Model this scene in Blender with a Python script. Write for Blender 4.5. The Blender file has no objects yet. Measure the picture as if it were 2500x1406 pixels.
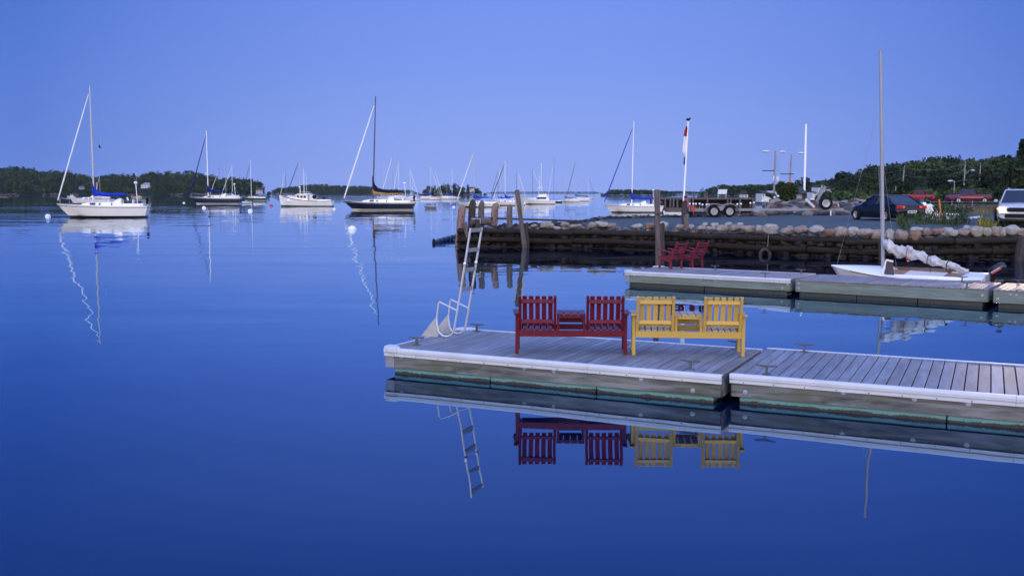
import bpy, bmesh, math, random
import numpy as np
from mathutils import Vector, Matrix, noise
R=math.radians; PI=math.pi
random.seed(7)
SC=bpy.context.scene; COL=SC.collection
# ------------------------------------------------------------------ camera geometry
H=3.0; F=2431.0; PITCH=math.atan(233/F)
FW=Vector((0,math.cos(PITCH),-math.sin(PITCH))); UP=Vector((0,math.sin(PITCH),math.cos(PITCH)))
def ray(X,Y): return FW*F+Vector((1,0,0))*(X-1250)+UP*(703-Y)
def at(X,Y,z=0.0):
    r=ray(X,Y); return Vector((0,0,H))+r*((z-H)/r.z)
def atd(X,Y,d):
    r=ray(X,Y); return Vector((0,0,H))+r*(d/r.y)
def V(*a): return Vector(a)
def lerp(a,b,t): return a+(b-a)*t
def interp(pts,x):
    if x<=pts[0][0]: return pts[0][1]
    for (a,b),(c,d) in zip(pts,pts[1:]):
        if x<=c: return b+(d-b)*(x-a)/(c-a)
    return pts[-1][1]
# ------------------------------------------------------------------ mesh builder
def _ico(sub):
    bm=bmesh.new(); bmesh.ops.create_icosphere(bm,subdivisions=sub,radius=1)
    v=[x.co.copy() for x in bm.verts]; f=[tuple(q.index for q in x.verts) for x in bm.faces]; bm.free(); return v,f
ICO={s:_ico(s) for s in (1,2,3)}
class MB:
    def __init__(s): s.v=[]; s.f=[]
    def add(s,v,f):
        n=len(s.v); s.v+= [Vector(p) for p in v]; s.f+=[tuple(i+n for i in q) for q in f]; return s
    def box(s,x0,x1,y0,y1,z0,z1,m=None):
        v=[V(x,y,z) for z in (z0,z1) for y in (y0,y1) for x in (x0,x1)]
        if m: v=[m@p for p in v]
        return s.add(v,[(0,2,3,1),(4,5,7,6),(0,1,5,4),(2,6,7,3),(0,4,6,2),(1,3,7,5)])
    def bar(s,p,q,w,h=None,up=V(0,0,1)):
        p=Vector(p);q=Vector(q);h=h or w; d=(q-p); L=d.length; d=d/L
        if abs(d.dot(up))>.98: up=V(0,1,0)
        x=d.cross(up).normalized(); z=x.cross(d)
        v=[c+x*a*w/2+z*b*h/2 for c in (p,q) for a,b in ((-1,-1),(1,-1),(1,1),(-1,1))]
        return s.add(v,[(0,1,2,3),(7,6,5,4),(0,4,5,1),(1,5,6,2),(2,6,7,3),(3,7,4,0)])
    def tube(s,pts,r,n=8,cap=True):
        pts=[Vector(p) for p in pts]; k=len(pts); rr=r if isinstance(r,(list,tuple)) else [r]*k
        rings=[]; prev=None
        for i,p in enumerate(pts):
            d=(pts[min(i+1,k-1)]-pts[max(i-1,0)]).normalized()
            if prev is None:
                u=V(0,0,1) if abs(d.z)<.9 else V(0,1,0); prev=d.cross(u).normalized()
            x=(prev-d*prev.dot(d)).normalized(); y=d.cross(x); prev=x
            rings.append([p+(x*math.cos(2*PI*j/n)+y*math.sin(2*PI*j/n))*rr[i] for j in range(n)])
        return s.loft(rings,cap,cap)
    def loft(s,rings,c0=True,c1=True,closed=True):
        n=len(rings[0]); v=[p for r in rings for p in r]; f=[]
        for i in range(len(rings)-1):
            for j in range(n if closed else n-1):
                a=i*n+j;b=i*n+(j+1)%n; f.append((a,b,b+n,a+n))
        if c0: f.append(tuple(reversed(range(n))))
        if c1: f.append(tuple(range((len(rings)-1)*n,len(rings)*n)))
        return s.add(v,f)
    def prism(s,poly,a,b,ax='x'):
        def P(t,p):
            return {'x':V(t,p[0],p[1]),'y':V(p[0],t,p[1]),'z':V(p[0],p[1],t)}[ax]
        return s.loft([[P(a,p) for p in poly],[P(b,p) for p in poly]])
    def ball(s,c,r,sub=2,rough=0,seed=0,rot=0,flat=0,boxy=0):
        if not isinstance(r,(tuple,list)): r=(r,r,r)
        v,f=ICO[sub]; c=Vector(c); o=[]; m=Matrix.Rotation(rot,3,'Z'); off=V(seed*7.3,seed*3.1,seed*5.7)
        for p in v:
            k=1.0
            if rough: k+=rough*noise.noise(p*1.1+off)+rough*.35*noise.noise(p*2.7+off)
            if boxy: p=V(*[math.copysign(abs(a_)**boxy,a_) for a_ in p])
            q=V(p.x*k*r[0],p.y*k*r[1],p.z*k*r[2])
            if flat and q.z<-r[2]*flat: q.z=-r[2]*flat
            o.append(c+m@q)
        return s.add(o,f)
    def lathe(s,prof,c=(0,0,0),n=16,ax='z'):
        c=Vector(c); rings=[]
        for r,t in prof:
            ring=[]
            for j in range(n):
                a=2*PI*j/n; x=r*math.cos(a); y=r*math.sin(a)
                ring.append(c+(V(x,y,t) if ax=='z' else V(x,t,y) if ax=='y' else V(t,x,y)))
            rings.append(ring)
        return s.loft(rings)
    def tf(s,m,start=0):
        for i in range(start,len(s.v)): s.v[i]=m@s.v[i]
        return s
def obj(name,mb,mat,parent=None,smooth=False,bevel=0,kind=None,auto=None):
    me=bpy.data.meshes.new(name); me.from_pydata([tuple(p) for p in mb.v],[],mb.f)
    bm=bmesh.new(); bm.from_mesh(me); bmesh.ops.recalc_face_normals(bm,faces=bm.faces); bm.to_mesh(me); bm.free()
    for m in (mat if isinstance(mat,(list,tuple)) else [mat]): me.materials.append(m)
    if smooth: me.polygons.foreach_set('use_smooth',[True]*len(me.polygons))
    o=bpy.data.objects.new(name,me); COL.objects.link(o)
    if smooth and auto:
        try: me.set_sharp_from_angle(angle=R(auto))
        except Exception: pass
    if bevel:
        b=o.modifiers.new('bevel','BEVEL'); b.width=bevel; b.segments=2; b.limit_method='ANGLE'
    if parent: o.parent=parent
    if kind: o['kind']=kind
    return o
def thing(name,label,cat,loc=(0,0,0),rz=0,group=None,lean=None):
    o=bpy.data.objects.new(name,None); COL.objects.link(o); o.empty_display_size=.2
    o.location=loc; o.rotation_euler=(0,0,rz); o['label']=label; o['category']=cat
    if lean: o.rotation_mode='XYZ'; o.rotation_euler=(lean[0],lean[1],rz)
    if group: o['group']=group
    return o
def tag(o,label,cat,group=None):
    o['label']=label; o['category']=cat
    if group: o['group']=group
    return o
def struct(name,mb,mat,**k): return obj(name,mb,mat,kind='structure',**k)
def dup(o,loc,rz=None,label=None,scale=None):
    c=o.copy(); COL.objects.link(c); c.location=loc
    if rz is not None: c.rotation_euler=(o.rotation_euler[0],o.rotation_euler[1],rz)
    if scale: c.scale=(scale,)*3
    if label: c['label']=label
    for ch in o.children:
        k=ch.copy(); COL.objects.link(k); k.parent=c
        for g in ch.children:
            q=g.copy(); COL.objects.link(q); q.parent=k
    return c
# ------------------------------------------------------------------ materials
def nm(name):
    m=bpy.data.materials.new(name); m.use_nodes=True; nt=m.node_tree
    return m,nt,nt.nodes['Principled BSDF']
def N(nt,t,**k):
    n=nt.nodes.new(t)
    for a,b in k.items(): setattr(n,a,b)
    return n
def mixc(nt,fac,a,b,bt='MIX'):
    n=N(nt,'ShaderNodeMix',data_type='RGBA',blend_type=bt)
    for s,v in ((0,fac),(6,a),(7,b)):
        if hasattr(v,'links') or hasattr(v,'is_output'): nt.links.new(v,n.inputs[s])
        elif s==0: n.inputs[0].default_value=v
        else: n.inputs[s].default_value=(*v,1) if len(v)==3 else v
    return n.outputs[2]
def mth(nt,op,a,b=None,clamp=False):
    n=N(nt,'ShaderNodeMath',operation=op,use_clamp=clamp)
    for s,v in ((0,a),(1,b)):
        if v is None: continue
        if isinstance(v,(int,float)): n.inputs[s].default_value=v
        else: nt.links.new(v,n.inputs[s])
    return n.outputs[0]
def ramp(nt,fac,stops,inter='LINEAR'):
    n=N(nt,'ShaderNodeValToRGB'); e=n.color_ramp.elements; n.color_ramp.interpolation=inter
    while len(e)<len(stops): e.new(.5)
    for q,(p,c) in zip(e,stops): q.position=p; q.color=(*c,1) if len(c)==3 else c
    nt.links.new(fac,n.inputs[0]); return n.outputs[0]
def coords(nt,scale=(1,1,1),kind='Object',rot=(0,0,0)):
    t=N(nt,'ShaderNodeTexCoord'); m=N(nt,'ShaderNodeMapping'); m.inputs['Scale'].default_value=scale; m.inputs['Rotation'].default_value=rot
    nt.links.new(t.outputs[kind],m.inputs[0]); return m.outputs[0]
def noi(nt,vec,scale=5,det=3,rough=.5,dist=0):
    n=N(nt,'ShaderNodeTexNoise'); n.inputs['Scale'].default_value=scale; n.inputs['Detail'].default_value=det
    n.inputs['Roughness'].default_value=rough; n.inputs['Distortion'].default_value=dist
    if vec: nt.links.new(vec,n.inputs['Vector'])
    return n
def bump(nt,h,dist,b,strength=1):
    n=N(nt,'ShaderNodeBump'); n.inputs['Distance'].default_value=dist; n.inputs['Strength'].default_value=strength
    nt.links.new(h,n.inputs['Height']); nt.links.new(n.outputs[0],b.inputs['Normal'])
def mat(name,c,rough=.5,metal=0,var=.15,sc=3,bmp=0,stretch=(1,1,1),spec=.5,dirt=None,island=0):
    m,nt,b=nm(name); v=coords(nt,stretch); n=noi(nt,v,sc,4,.6)
    dk=tuple(x*(1-var) for x in c); lt=tuple(min(1,x*(1+var)) for x in c)
    col=ramp(nt,n.outputs[0],[(.3,dk),(.7,lt)])
    if dirt:
        n2=noi(nt,coords(nt,(1,1,.35)),sc*.6,5,.65); f=ramp(nt,n2.outputs[0],[(.5,(0,0,0)),(.7,(1,1,1))])
        col=mixc(nt,mth(nt,'MULTIPLY',f,dirt[1]),col,dirt[0])
    if island:
        g=N(nt,'ShaderNodeNewGeometry'); k=mth(nt,'MULTIPLY_ADD',g.outputs['Random Per Island'],island); k.node.inputs[2].default_value=1-island/2
        mx=N(nt,'ShaderNodeVectorMath',operation='SCALE'); nt.links.new(col,mx.inputs[0]); nt.links.new(k,mx.inputs['Scale']); col=mx.outputs[0]
    nt.links.new(col,b.inputs['Base Color']); b.inputs['Roughness'].default_value=rough; b.inputs['Metallic'].default_value=metal
    b.inputs['Specular IOR Level'].default_value=spec if rough<.8 or spec!=.5 else .12
    if bmp: bump(nt,n.outputs[0],bmp,b)
    return m
def wood(name,c1,c2,axis='x',rough=.7,scale=6,stain=None,island=.35,bmp=.002):
    m,nt,b=nm(name); s={'x':(.12,1,1),'y':(1,.12,1),'z':(1,1,.12)}[axis]
    v=coords(nt,s); n=noi(nt,v,scale*3,6,.65,.6); n2=noi(nt,coords(nt,tuple(q*.6+.2 for q in s)),scale*.35,3,.5,.3)
    col=ramp(nt,n.outputs[0],[(.32,c2),(.62,c1)]); col2=mixc(nt,mth(nt,'MULTIPLY',n2.outputs[0],.55),col,c2)
    if stain:
        n3=noi(nt,coords(nt,(1,1,1)),1.6,5,.7); f=ramp(nt,n3.outputs[0],[(.48,(0,0,0)),(.66,(1,1,1))]); col2=mixc(nt,mth(nt,'MULTIPLY',f,stain[1]),col2,stain[0])
    g=N(nt,'ShaderNodeNewGeometry'); k=mth(nt,'MULTIPLY_ADD',g.outputs['Random Per Island'],island); k.node.inputs[2].default_value=1-island/2
    mx=N(nt,'ShaderNodeVectorMath',operation='SCALE'); nt.links.new(col2,mx.inputs[0]); nt.links.new(k,mx.inputs['Scale'])
    nt.links.new(mx.outputs[0],b.inputs['Base Color']); b.inputs['Roughness'].default_value=rough; b.inputs['Specular IOR Level'].default_value=.12 if rough>.75 else .4
    if bmp: bump(nt,n.outputs[0],bmp,b)
    return m
def emis(name,c,s):
    m,nt,b=nm(name); b.inputs['Base Color'].default_value=(*c,1); b.inputs['Emission Color'].default_value=(*c,1); b.inputs['Emission Strength'].default_value=s; return m
def chip(name,c,worn,chipc,top_wear_sheen):
    m,nt,b=nm(name); n=noi(nt,coords(nt),3.5,5,.65); n2=noi(nt,coords(nt),55,4,.7); n3=noi(nt,coords(nt),9,4,.6)
    col=mixc(nt,mth(nt,'MULTIPLY',ramp(nt,n.outputs[0],[(.42,(0,)*3),(.68,(1,)*3)]),.6),c,worn)
    f=mth(nt,'MULTIPLY',ramp(nt,n2.outputs[0],[(.60,(0,)*3),(.66,(1,)*3)]),ramp(nt,n3.outputs[0],[(.50,(0,)*3),(.62,(1,)*3)]))
    col=mixc(nt,mth(nt,'MULTIPLY',f,.75),col,chipc)
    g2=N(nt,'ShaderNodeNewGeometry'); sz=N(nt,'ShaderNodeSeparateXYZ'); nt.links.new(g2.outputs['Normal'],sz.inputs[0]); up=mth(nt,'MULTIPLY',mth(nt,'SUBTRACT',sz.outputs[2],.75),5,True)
    col=mixc(nt,mth(nt,'MULTIPLY',up,mth(nt,'ADD',mth(nt,'MULTIPLY',n3.outputs[0],.8),.45,True)),col,top_wear_sheen)  # up-facing tops greyed: sky sheen painted in together with worn paint
    g=N(nt,'ShaderNodeNewGeometry'); k=mth(nt,'MULTIPLY_ADD',g.outputs['Random Per Island'],.3); k.node.inputs[2].default_value=.85
    mx=N(nt,'ShaderNodeVectorMath',operation='SCALE'); nt.links.new(col,mx.inputs[0]); nt.links.new(k,mx.inputs['Scale']); nt.links.new(mx.outputs[0],b.inputs['Base Color'])
    b.inputs['Roughness'].default_value=.45; b.inputs['Specular IOR Level'].default_value=.2; bump(nt,n2.outputs[0],.0015,b); return m
M={}
M['white']=mat('white_gelcoat',(.80,.79,.77),.25,var=.04,sc=.6,dirt=((.5,.47,.4),.12))
M['cream']=mat('cream_paint',(.72,.68,.58),.35,var=.06)
M['navy']=mat('navy_gelcoat',(.012,.018,.05),.15,var=.2)
M['black']=mat('black_gelcoat',(.006,.008,.018),.12,var=.2)
M['green']=mat('green_hull_paint',(.012,.07,.035),.3)
M['yellow_hull']=mat('yellow_hull_paint',(.6,.42,.03),.4)
M['antifoul_black']=mat('dark_bottom_paint',(.012,.012,.014),.6)
M['antifoul_green']=mat('green_bottom_paint',(.03,.09,.09),.6)
M['antifoul_red']=mat('brown_bottom_paint',(.09,.04,.03),.6)
M['glass']=mat('dark_window_glass',(.012,.018,.03),.05,var=0,spec=.25)
M['alu']=mat('brushed_aluminium',(.50,.50,.52),.38,.6,var=.06,sc=8)
M['mast']=mat('pale_spar_paint',(.50,.47,.45),.35,var=.04)
M['mast_white']=mat('white_spar_paint',(.85,.85,.85),.35,var=.03)
M['mast_dark']=mat('dark_spar_paint',(.03,.035,.06),.4)
M['bluecanvas']=mat('royal_blue_canvas',(.012,.04,.40),.8,var=.25,sc=2,bmp=.01)
M['navycanvas']=mat('navy_canvas',(.01,.02,.12),.8,var=.25,sc=2)
M['blackcanvas']=mat('black_canvas',(.01,.01,.02),.8,var=.25,sc=2)
M['goldcanvas']=mat('gold_canvas_band',(.40,.24,.06),.8,var=.2,sc=2)
M['redcanvas']=mat('burgundy_canvas',(.14,.01,.03),.8)
M['greencanvas']=mat('teal_canvas',(.03,.12,.12),.8)
M['sail']=mat('white_sailcloth',(.43,.43,.44),.85,var=.2,sc=6,bmp=.04)
M['jibwhite']=mat('white_furled_sailcloth',(.84,.84,.84),.8,var=.05)
M['wire']=mat('steel_wire',(.35,.35,.38),.4,.6)
M['rail']=mat('stainless_rail',(.6,.6,.62),.25,.8)
M['buoy']=mat('white_buoy_plastic',(.82,.82,.8),.45,var=.05,dirt=((.3,.28,.2),.3))
M['redplastic']=mat('red_plastic',(.45,.02,.03),.4)
M['orange']=mat('orange_paint',(.65,.16,.03),.5)
M['rubber']=mat('black_rubber',(.009,.009,.010),.9,var=.3,bmp=.004,spec=.2)
M['bluerubber']=mat('dark_blue_wet_rubber',(.012,.02,.05),.4,var=.3,bmp=.006)
M['rim']=mat('grey_steel_rim',(.42,.42,.43),.4,.3)
M['galv']=mat('galvanised_steel',(.22,.23,.25),.6,.2,var=.15,sc=6)
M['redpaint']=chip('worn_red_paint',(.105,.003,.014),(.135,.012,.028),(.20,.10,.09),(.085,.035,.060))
M['redpaint2']=mat('faded_red_paint',(.15,.016,.028),.5,var=.2,sc=4,bmp=.0006,island=.2,spec=.25)
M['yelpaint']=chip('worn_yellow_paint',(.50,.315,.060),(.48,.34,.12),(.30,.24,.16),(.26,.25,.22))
M['pole']=mat('pale_pole_wood',(.26,.24,.245),.85,var=.2)
M['pile']=wood('weathered_pile_wood',(.17,.145,.14),(.06,.05,.048),'z',.85,4,island=.3,bmp=.01)
M['pile_glow']=wood('pile_wood_pink_glow',(.30,.205,.175),(.12,.08,.07),'z',.8,4,island=.2,bmp=.01)  # pink dusk glow put into the pale wood colour
M['piledark']=wood('dark_pile_wood',(.075,.062,.06),(.025,.021,.021),'z',.85,4,island=.3,bmp=.01)
M['log']=wood('old_crib_log_wood',(.040,.031,.028),(.010,.008,.008),'x',.85,4,stain=((.03,.035,.02),.4),island=.5,bmp=.02)
M['wetlog']=wood('wet_black_crib_log_wood',(.034,.026,.022),(.008,.0065,.006),'x',.85,4,stain=((.012,.016,.009),.4),island=.5,bmp=.02)
M['logend']=mat('log_end_grain',(.018,.017,.019),.9,var=.4,sc=8)
M['tan_rock']=mat('tan_granite',(.285,.245,.215),.85,var=.38,sc=5,bmp=.03,dirt=((.09,.07,.06),.65))
M['pink_rock']=mat('pinkish_granite',(.24,.19,.17),.85,var=.38,sc=5,bmp=.03,dirt=((.08,.06,.05),.65))
M['grey_rock']=mat('pale_grey_granite',(.33,.315,.30),.85,var=.36,sc=5,bmp=.03,dirt=((.10,.09,.08),.65))
M['brown_rock']=mat('brown_stone',(.20,.13,.10),.85,var=.3,sc=5,bmp=.03)
M['darkrock']=mat('dark_shore_rock',(.05,.05,.055),.85,var=.45,sc=2,bmp=.04,island=.9)
M['fillrock']=mat('dark_wet_fill_rock',(.030,.023,.018),.85,var=.5,sc=2,bmp=.04,island=1.0)
M['bankrock']=mat('bank_rock',(.10,.088,.085),.85,var=.4,sc=2,bmp=.04,island=.9)

def rockmat(name,cols):
    m,nt,b=nm(name); g=N(nt,'ShaderNodeNewGeometry'); n=len(cols); c=ramp(nt,g.outputs['Random Per Island'],[(i/n,q) for i,q in enumerate(cols)],'CONSTANT')
    k=noi(nt,coords(nt),4,5,.65); kk=ramp(nt,k.outputs[0],[(.3,(.6,.6,.6)),(.7,(1.35,1.3,1.25))]); nt.links.new(mixc(nt,1.0,c,kk,'MULTIPLY'),b.inputs['Base Color'])
    b.inputs['Roughness'].default_value=.9; b.inputs['Specular IOR Level'].default_value=.12; bump(nt,k.outputs[0],.04,b); return m
M['bankrock']=rockmat('mixed_bank_boulders',[(.035,.038,.045),(.15,.12,.10),(.07,.07,.075),(.20,.165,.14),(.09,.045,.035),(.05,.055,.065),(.11,.10,.095),(.24,.22,.20)])
M['darkrock']=rockmat('mixed_dark_shore_rocks',[(.03,.03,.035),(.06,.055,.055),(.018,.018,.02),(.09,.08,.075),(.045,.03,.028),(.04,.045,.055)])
# ------------------------------------------------------------------ world, sun, camera
w=bpy.data.worlds.new('World'); SC.world=w; w.use_nodes=True; nt=w.node_tree; nt.nodes.clear()
tc=N(nt,'ShaderNodeTexCoord'); nrm=N(nt,'ShaderNodeVectorMath',operation='NORMALIZE'); nt.links.new(tc.outputs['Generated'],nrm.inputs[0])
sp=N(nt,'ShaderNodeSeparateXYZ'); nt.links.new(nrm.outputs[0],sp.inputs[0]); X_,Y_,Z_=sp.outputs
front=ramp(nt,Z_,[(0,(.270,.385,.862)),(.05,(.245,.365,.862)),(.12,(.195,.318,.860)),(.185,(.170,.290,.840)),(.37,(.045,.130,.55)),(.6,(.33,.50,1.20)),(1,(.66,.97,2.25))])
side=ramp(nt,Z_,[(0,(.118,.228,.68)),(.10,(.090,.198,.66)),(.19,(.064,.165,.60)),(.37,(.030,.095,.45)),(.6,(.33,.50,1.20)),(1,(.66,.97,2.25))])
back=ramp(nt,Z_,[(0,(2.3,2.0,2.0)),(.15,(2.2,2.1,2.25)),(.4,(1.9,2.0,2.5)),(.8,(.9,1.2,2.3)),(1,(.66,.97,2.25))])
xo=mth(nt,'SUBTRACT',X_,.02); m1=mth(nt,'MULTIPLY',mth(nt,'MULTIPLY',xo,xo),4.9,True)
c1=mixc(nt,m1,front,side)
bk=N(nt,'ShaderNodeMapRange',interpolation_type='SMOOTHSTEP'); nt.links.new(Y_,bk.inputs[0]); bk.inputs[1].default_value=.35; bk.inputs[2].default_value=-.75
c2=mixc(nt,bk.outputs[0],c1,back)
sky=N(nt,'ShaderNodeTexSky',sky_type='NISHITA'); sky.sun_disc=False; sky.sun_elevation=R(2); sky.sun_rotation=R(200)
sk=N(nt,'ShaderNodeVectorMath',operation='SCALE'); nt.links.new(sky.outputs[0],sk.inputs[0]); sk.inputs['Scale'].default_value=.006
ad=N(nt,'ShaderNodeVectorMath',operation='ADD'); nt.links.new(c2,ad.inputs[0]); nt.links.new(sk.outputs[0],ad.inputs[1])
bg=N(nt,'ShaderNodeBackground'); nt.links.new(ad.outputs[0],bg.inputs[0]); bg.inputs[1].default_value=1.0
wo=N(nt,'ShaderNodeOutputWorld'); nt.links.new(bg.outputs[0],wo.inputs[0])
sl=bpy.data.lights.new('dusk_sun','SUN'); sl.energy=.6; sl.angle=R(35); sl.color=(1,.72,.62)
so=bpy.data.objects.new('dusk_sun',sl); COL.objects.link(so); so.rotation_euler=(R(80),0,R(-20))
cam=bpy.data.cameras.new('camera'); co=bpy.data.objects.new('camera',cam); COL.objects.link(co)
cam.sensor_width=36; cam.lens=F*36/2500; cam.clip_end=30000; cam.clip_start=.1
co.location=(0,0,H); co.rotation_euler=(PI/2-PITCH,0,0); SC.camera=co
cam.dof.use_dof=True; cam.dof.focus_distance=17; cam.dof.aperture_fstop=4.5
SC.view_settings.view_transform='Standard'; SC.view_settings.look='None'; SC.view_settings.exposure=0; SC.view_settings.gamma=1
SC.cycles.use_denoising=True; SC.cycles.max_bounces=6; SC.cycles.sample_clamp_indirect=4; SC.cycles.caustics_reflective=False; SC.cycles.caustics_refractive=False
# ------------------------------------------------------------------ water
m,nt,b=nm('calm_harbour_water'); M['water']=m
g=N(nt,'ShaderNodeNewGeometry'); P=g.outputs['Position']
def mp(s):
    q=N(nt,'ShaderNodeMapping'); q.inputs['Scale'].default_value=s; nt.links.new(P,q.inputs[0]); return q.outputs[0]
def slope(vec,sc,amp,det=2,ampn=None):
    n=noi(nt,vec,sc,det,.5); s1=N(nt,'ShaderNodeVectorMath',operation='SUBTRACT'); nt.links.new(n.outputs[1],s1.inputs[0]); s1.inputs[1].default_value=(.5,.5,.5)
    s2=N(nt,'ShaderNodeVectorMath',operation='MULTIPLY'); nt.links.new(s1.outputs[0],s2.inputs[0]); s2.inputs[1].default_value=(amp*.7,amp,0)
    if ampn:
        s3=N(nt,'ShaderNodeVectorMath',operation='SCALE'); nt.links.new(s2.outputs[0],s3.inputs[0]); nt.links.new(ampn,s3.inputs['Scale']); return s3.outputs[0]
    return s2.outputs[0]
sep=N(nt,'ShaderNodeSeparateXYZ'); nt.links.new(P,sep.inputs[0])
far=N(nt,'ShaderNodeMapRange'); nt.links.new(sep.outputs[1],far.inputs[0]); far.inputs[1].default_value=14; far.inputs[2].default_value=90; far.inputs[3].default_value=.11; far.inputs[4].default_value=1
patch=ramp(nt,noi(nt,mp((.005,.035,1)),1.0,4,.6).outputs[0],[(.42,(.15,)*3),(.60,(1.5,)*3)])
fm=mth(nt,'MULTIPLY',far.outputs[0],patch)
A=[slope(mp((.5,1,1)),1.1,.015),slope(mp((.45,1,1)),.33,.016),slope(mp((.4,1,1)),3.0,.045,2,fm),slope(mp((.35,1,1)),.8,.02,2,far.outputs[0]),slope(mp((.05,.45,1)),1.0,.034,4,patch),slope(mp((.10,1.6,1)),1.0,.016,3,patch)]
acc=N(nt,'ShaderNodeCombineXYZ'); acc.inputs[2].default_value=1; cur=acc.outputs[0]
for a in A:
    q=N(nt,'ShaderNodeVectorMath',operation='ADD'); nt.links.new(cur,q.inputs[0]); nt.links.new(a,q.inputs[1]); cur=q.outputs[0]
q=N(nt,'ShaderNodeVectorMath',operation='NORMALIZE'); nt.links.new(cur,q.inputs[0]); WN=q.outputs[0]
gl=N(nt,'ShaderNodeBsdfGlossy'); gl.inputs['Roughness'].default_value=.0; nt.links.new(WN,gl.inputs['Normal'])
df=N(nt,'ShaderNodeBsdfDiffuse'); df.inputs['Color'].default_value=(.001,.006,.025,1)
fr=N(nt,'ShaderNodeFresnel'); dt_=N(nt,'ShaderNodeVectorMath',operation='DOT_PRODUCT'); nt.links.new(WN,dt_.inputs[0]); nt.links.new(g.outputs['Incoming'],dt_.inputs[1]); CS=dt_.outputs['Value']
nt.links.new(ramp(nt,CS,[(0,(.96,.98,1)),(.03,(.84,.92,1)),(.115,(.58,.80,1)),(.19,(.50,.72,1)),(.37,(.66,.80,1))]),gl.inputs['Color'])
RF=ramp(nt,CS,[(0,(1,)*3),(.03,(.92,)*3),(.115,(.72,)*3),(.175,(.57,)*3),(.26,(.45,)*3),(.37,(.37,)*3),(1,(.12,)*3)])
mx=N(nt,'ShaderNodeMixShader'); nt.links.new(RF,mx.inputs[0]); nt.links.new(df.outputs[0],mx.inputs[1]); nt.links.new(gl.outputs[0],mx.inputs[2])
nt.links.new(mx.outputs[0],nt.nodes['Material Output'].inputs[0])
mb=MB(); mb.add([(-9000,-200,0),(9000,-200,0),(9000,14000,0),(-9000,14000,0)],[(0,1,2,3)]); struct('water',mb,m)
mb=MB(); mb.add([(-9000,-200,-6),(9000,-200,-6),(9000,14000,-6),(-9000,14000,-6)],[(0,1,2,3)]); struct("seabed",mb,mat("harbour_mud",(.03,.03,.025),.9))
# ------------------------------------------------------------------ floating docks
M['deckA']=wood('weathered_grey_deck_board',(.225,.255,.315),(.108,.122,.152),'y',.55,3,stain=((.17,.125,.12),.5),island=.36,bmp=.002)
M['deckB']=wood('pinkish_grey_deck_board',(.25,.235,.255),(.14,.13,.14),'y',.6,3,island=.30,bmp=.0015)
M['fascia']=wood('grey_timber_side',(.29,.30,.30),(.038,.042,.045),'x',.8,3,stain=((.10,.115,.06),.6),island=.1,bmp=.003)
M['fasciaB']=wood('greenish_treated_timber',(.23,.29,.275),(.11,.145,.135),'x',.8,3,stain=((.17,.18,.10),.5),island=.1,bmp=.002)
M['trim']=mat('white_vinyl_edging',(.52,.55,.60),.5,var=.05,sc=2,dirt=((.36,.36,.36),.3))
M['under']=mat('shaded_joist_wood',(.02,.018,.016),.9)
def floatmat(name,base,alg):
    m,nt,b=nm(name); v=coords(nt,(1,1,1)); s=N(nt,'ShaderNodeSeparateXYZ'); nt.links.new(v,s.inputs[0])
    n=noi(nt,coords(nt,(1,1,1)),5,5,.7); n2=noi(nt,coords(nt,(1,1,.15)),26,3,.6)
    h=mth(nt,'ADD',mth(nt,'MULTIPLY',n.outputs[0],.085),mth(nt,'MULTIPLY',n2.outputs[0],.035))
    f=mth(nt,'MULTIPLY',mth(nt,'SUBTRACT',mth(nt,'ADD',h,-.012),s.outputs[2]),60,True)
    cb=ramp(nt,noi(nt,coords(nt,(1,1,.4)),2.5,4,.6).outputs[0],[(.35,tuple(x*.8 for x in base)),(.6,base)])
    ca=ramp(nt,n2.outputs[0],[(.35,tuple(x*.25 for x in alg)),(.7,alg)])
    nt.links.new(mixc(nt,f,cb,ca),b.inputs['Base Color']); b.inputs['Roughness'].default_value=.55; bump(nt,n2.outputs[0],.01,b); return m
M['floatA']=floatmat('turquoise_float_shell',(.12,.30,.30),(.032,.024,.012))
M['floatB']=floatmat('shaded_float_shell',(.02,.025,.018),(.05,.045,.02))  # base darkened to carry the shadow under the far dock deck
M['cleat']=mat('dark_galvanised_iron',(.07,.085,.10),.5,.2)
M['grille0']=mat('dark_screw_head',(.05,.05,.06),.5)
M['bolt']=mat('galvanised_bolt',(.30,.31,.36),.45,.5)
def cleat_mb(x,y,z,ang=0,s=1):
    mb=MB(); mb.box(-.05*s,.05*s,-.035*s,.035*s,0,.012*s); mb.box(-.016*s,.016*s,-.016*s,.016*s,.01*s,.105*s)
    mb.tube([(-.14*s,0,.118*s),(-.12*s,0,.122*s),(-.05*s,0,.114*s),(.05*s,0,.114*s),(.12*s,0,.122*s),(.14*s,0,.118*s)],[.006*s,.011*s,.014*s,.014*s,.011*s,.006*s],8)
    return mb.tf(Matrix.Translation((x,y,z))@Matrix.Rotation(ang,4,'Z'))
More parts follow.
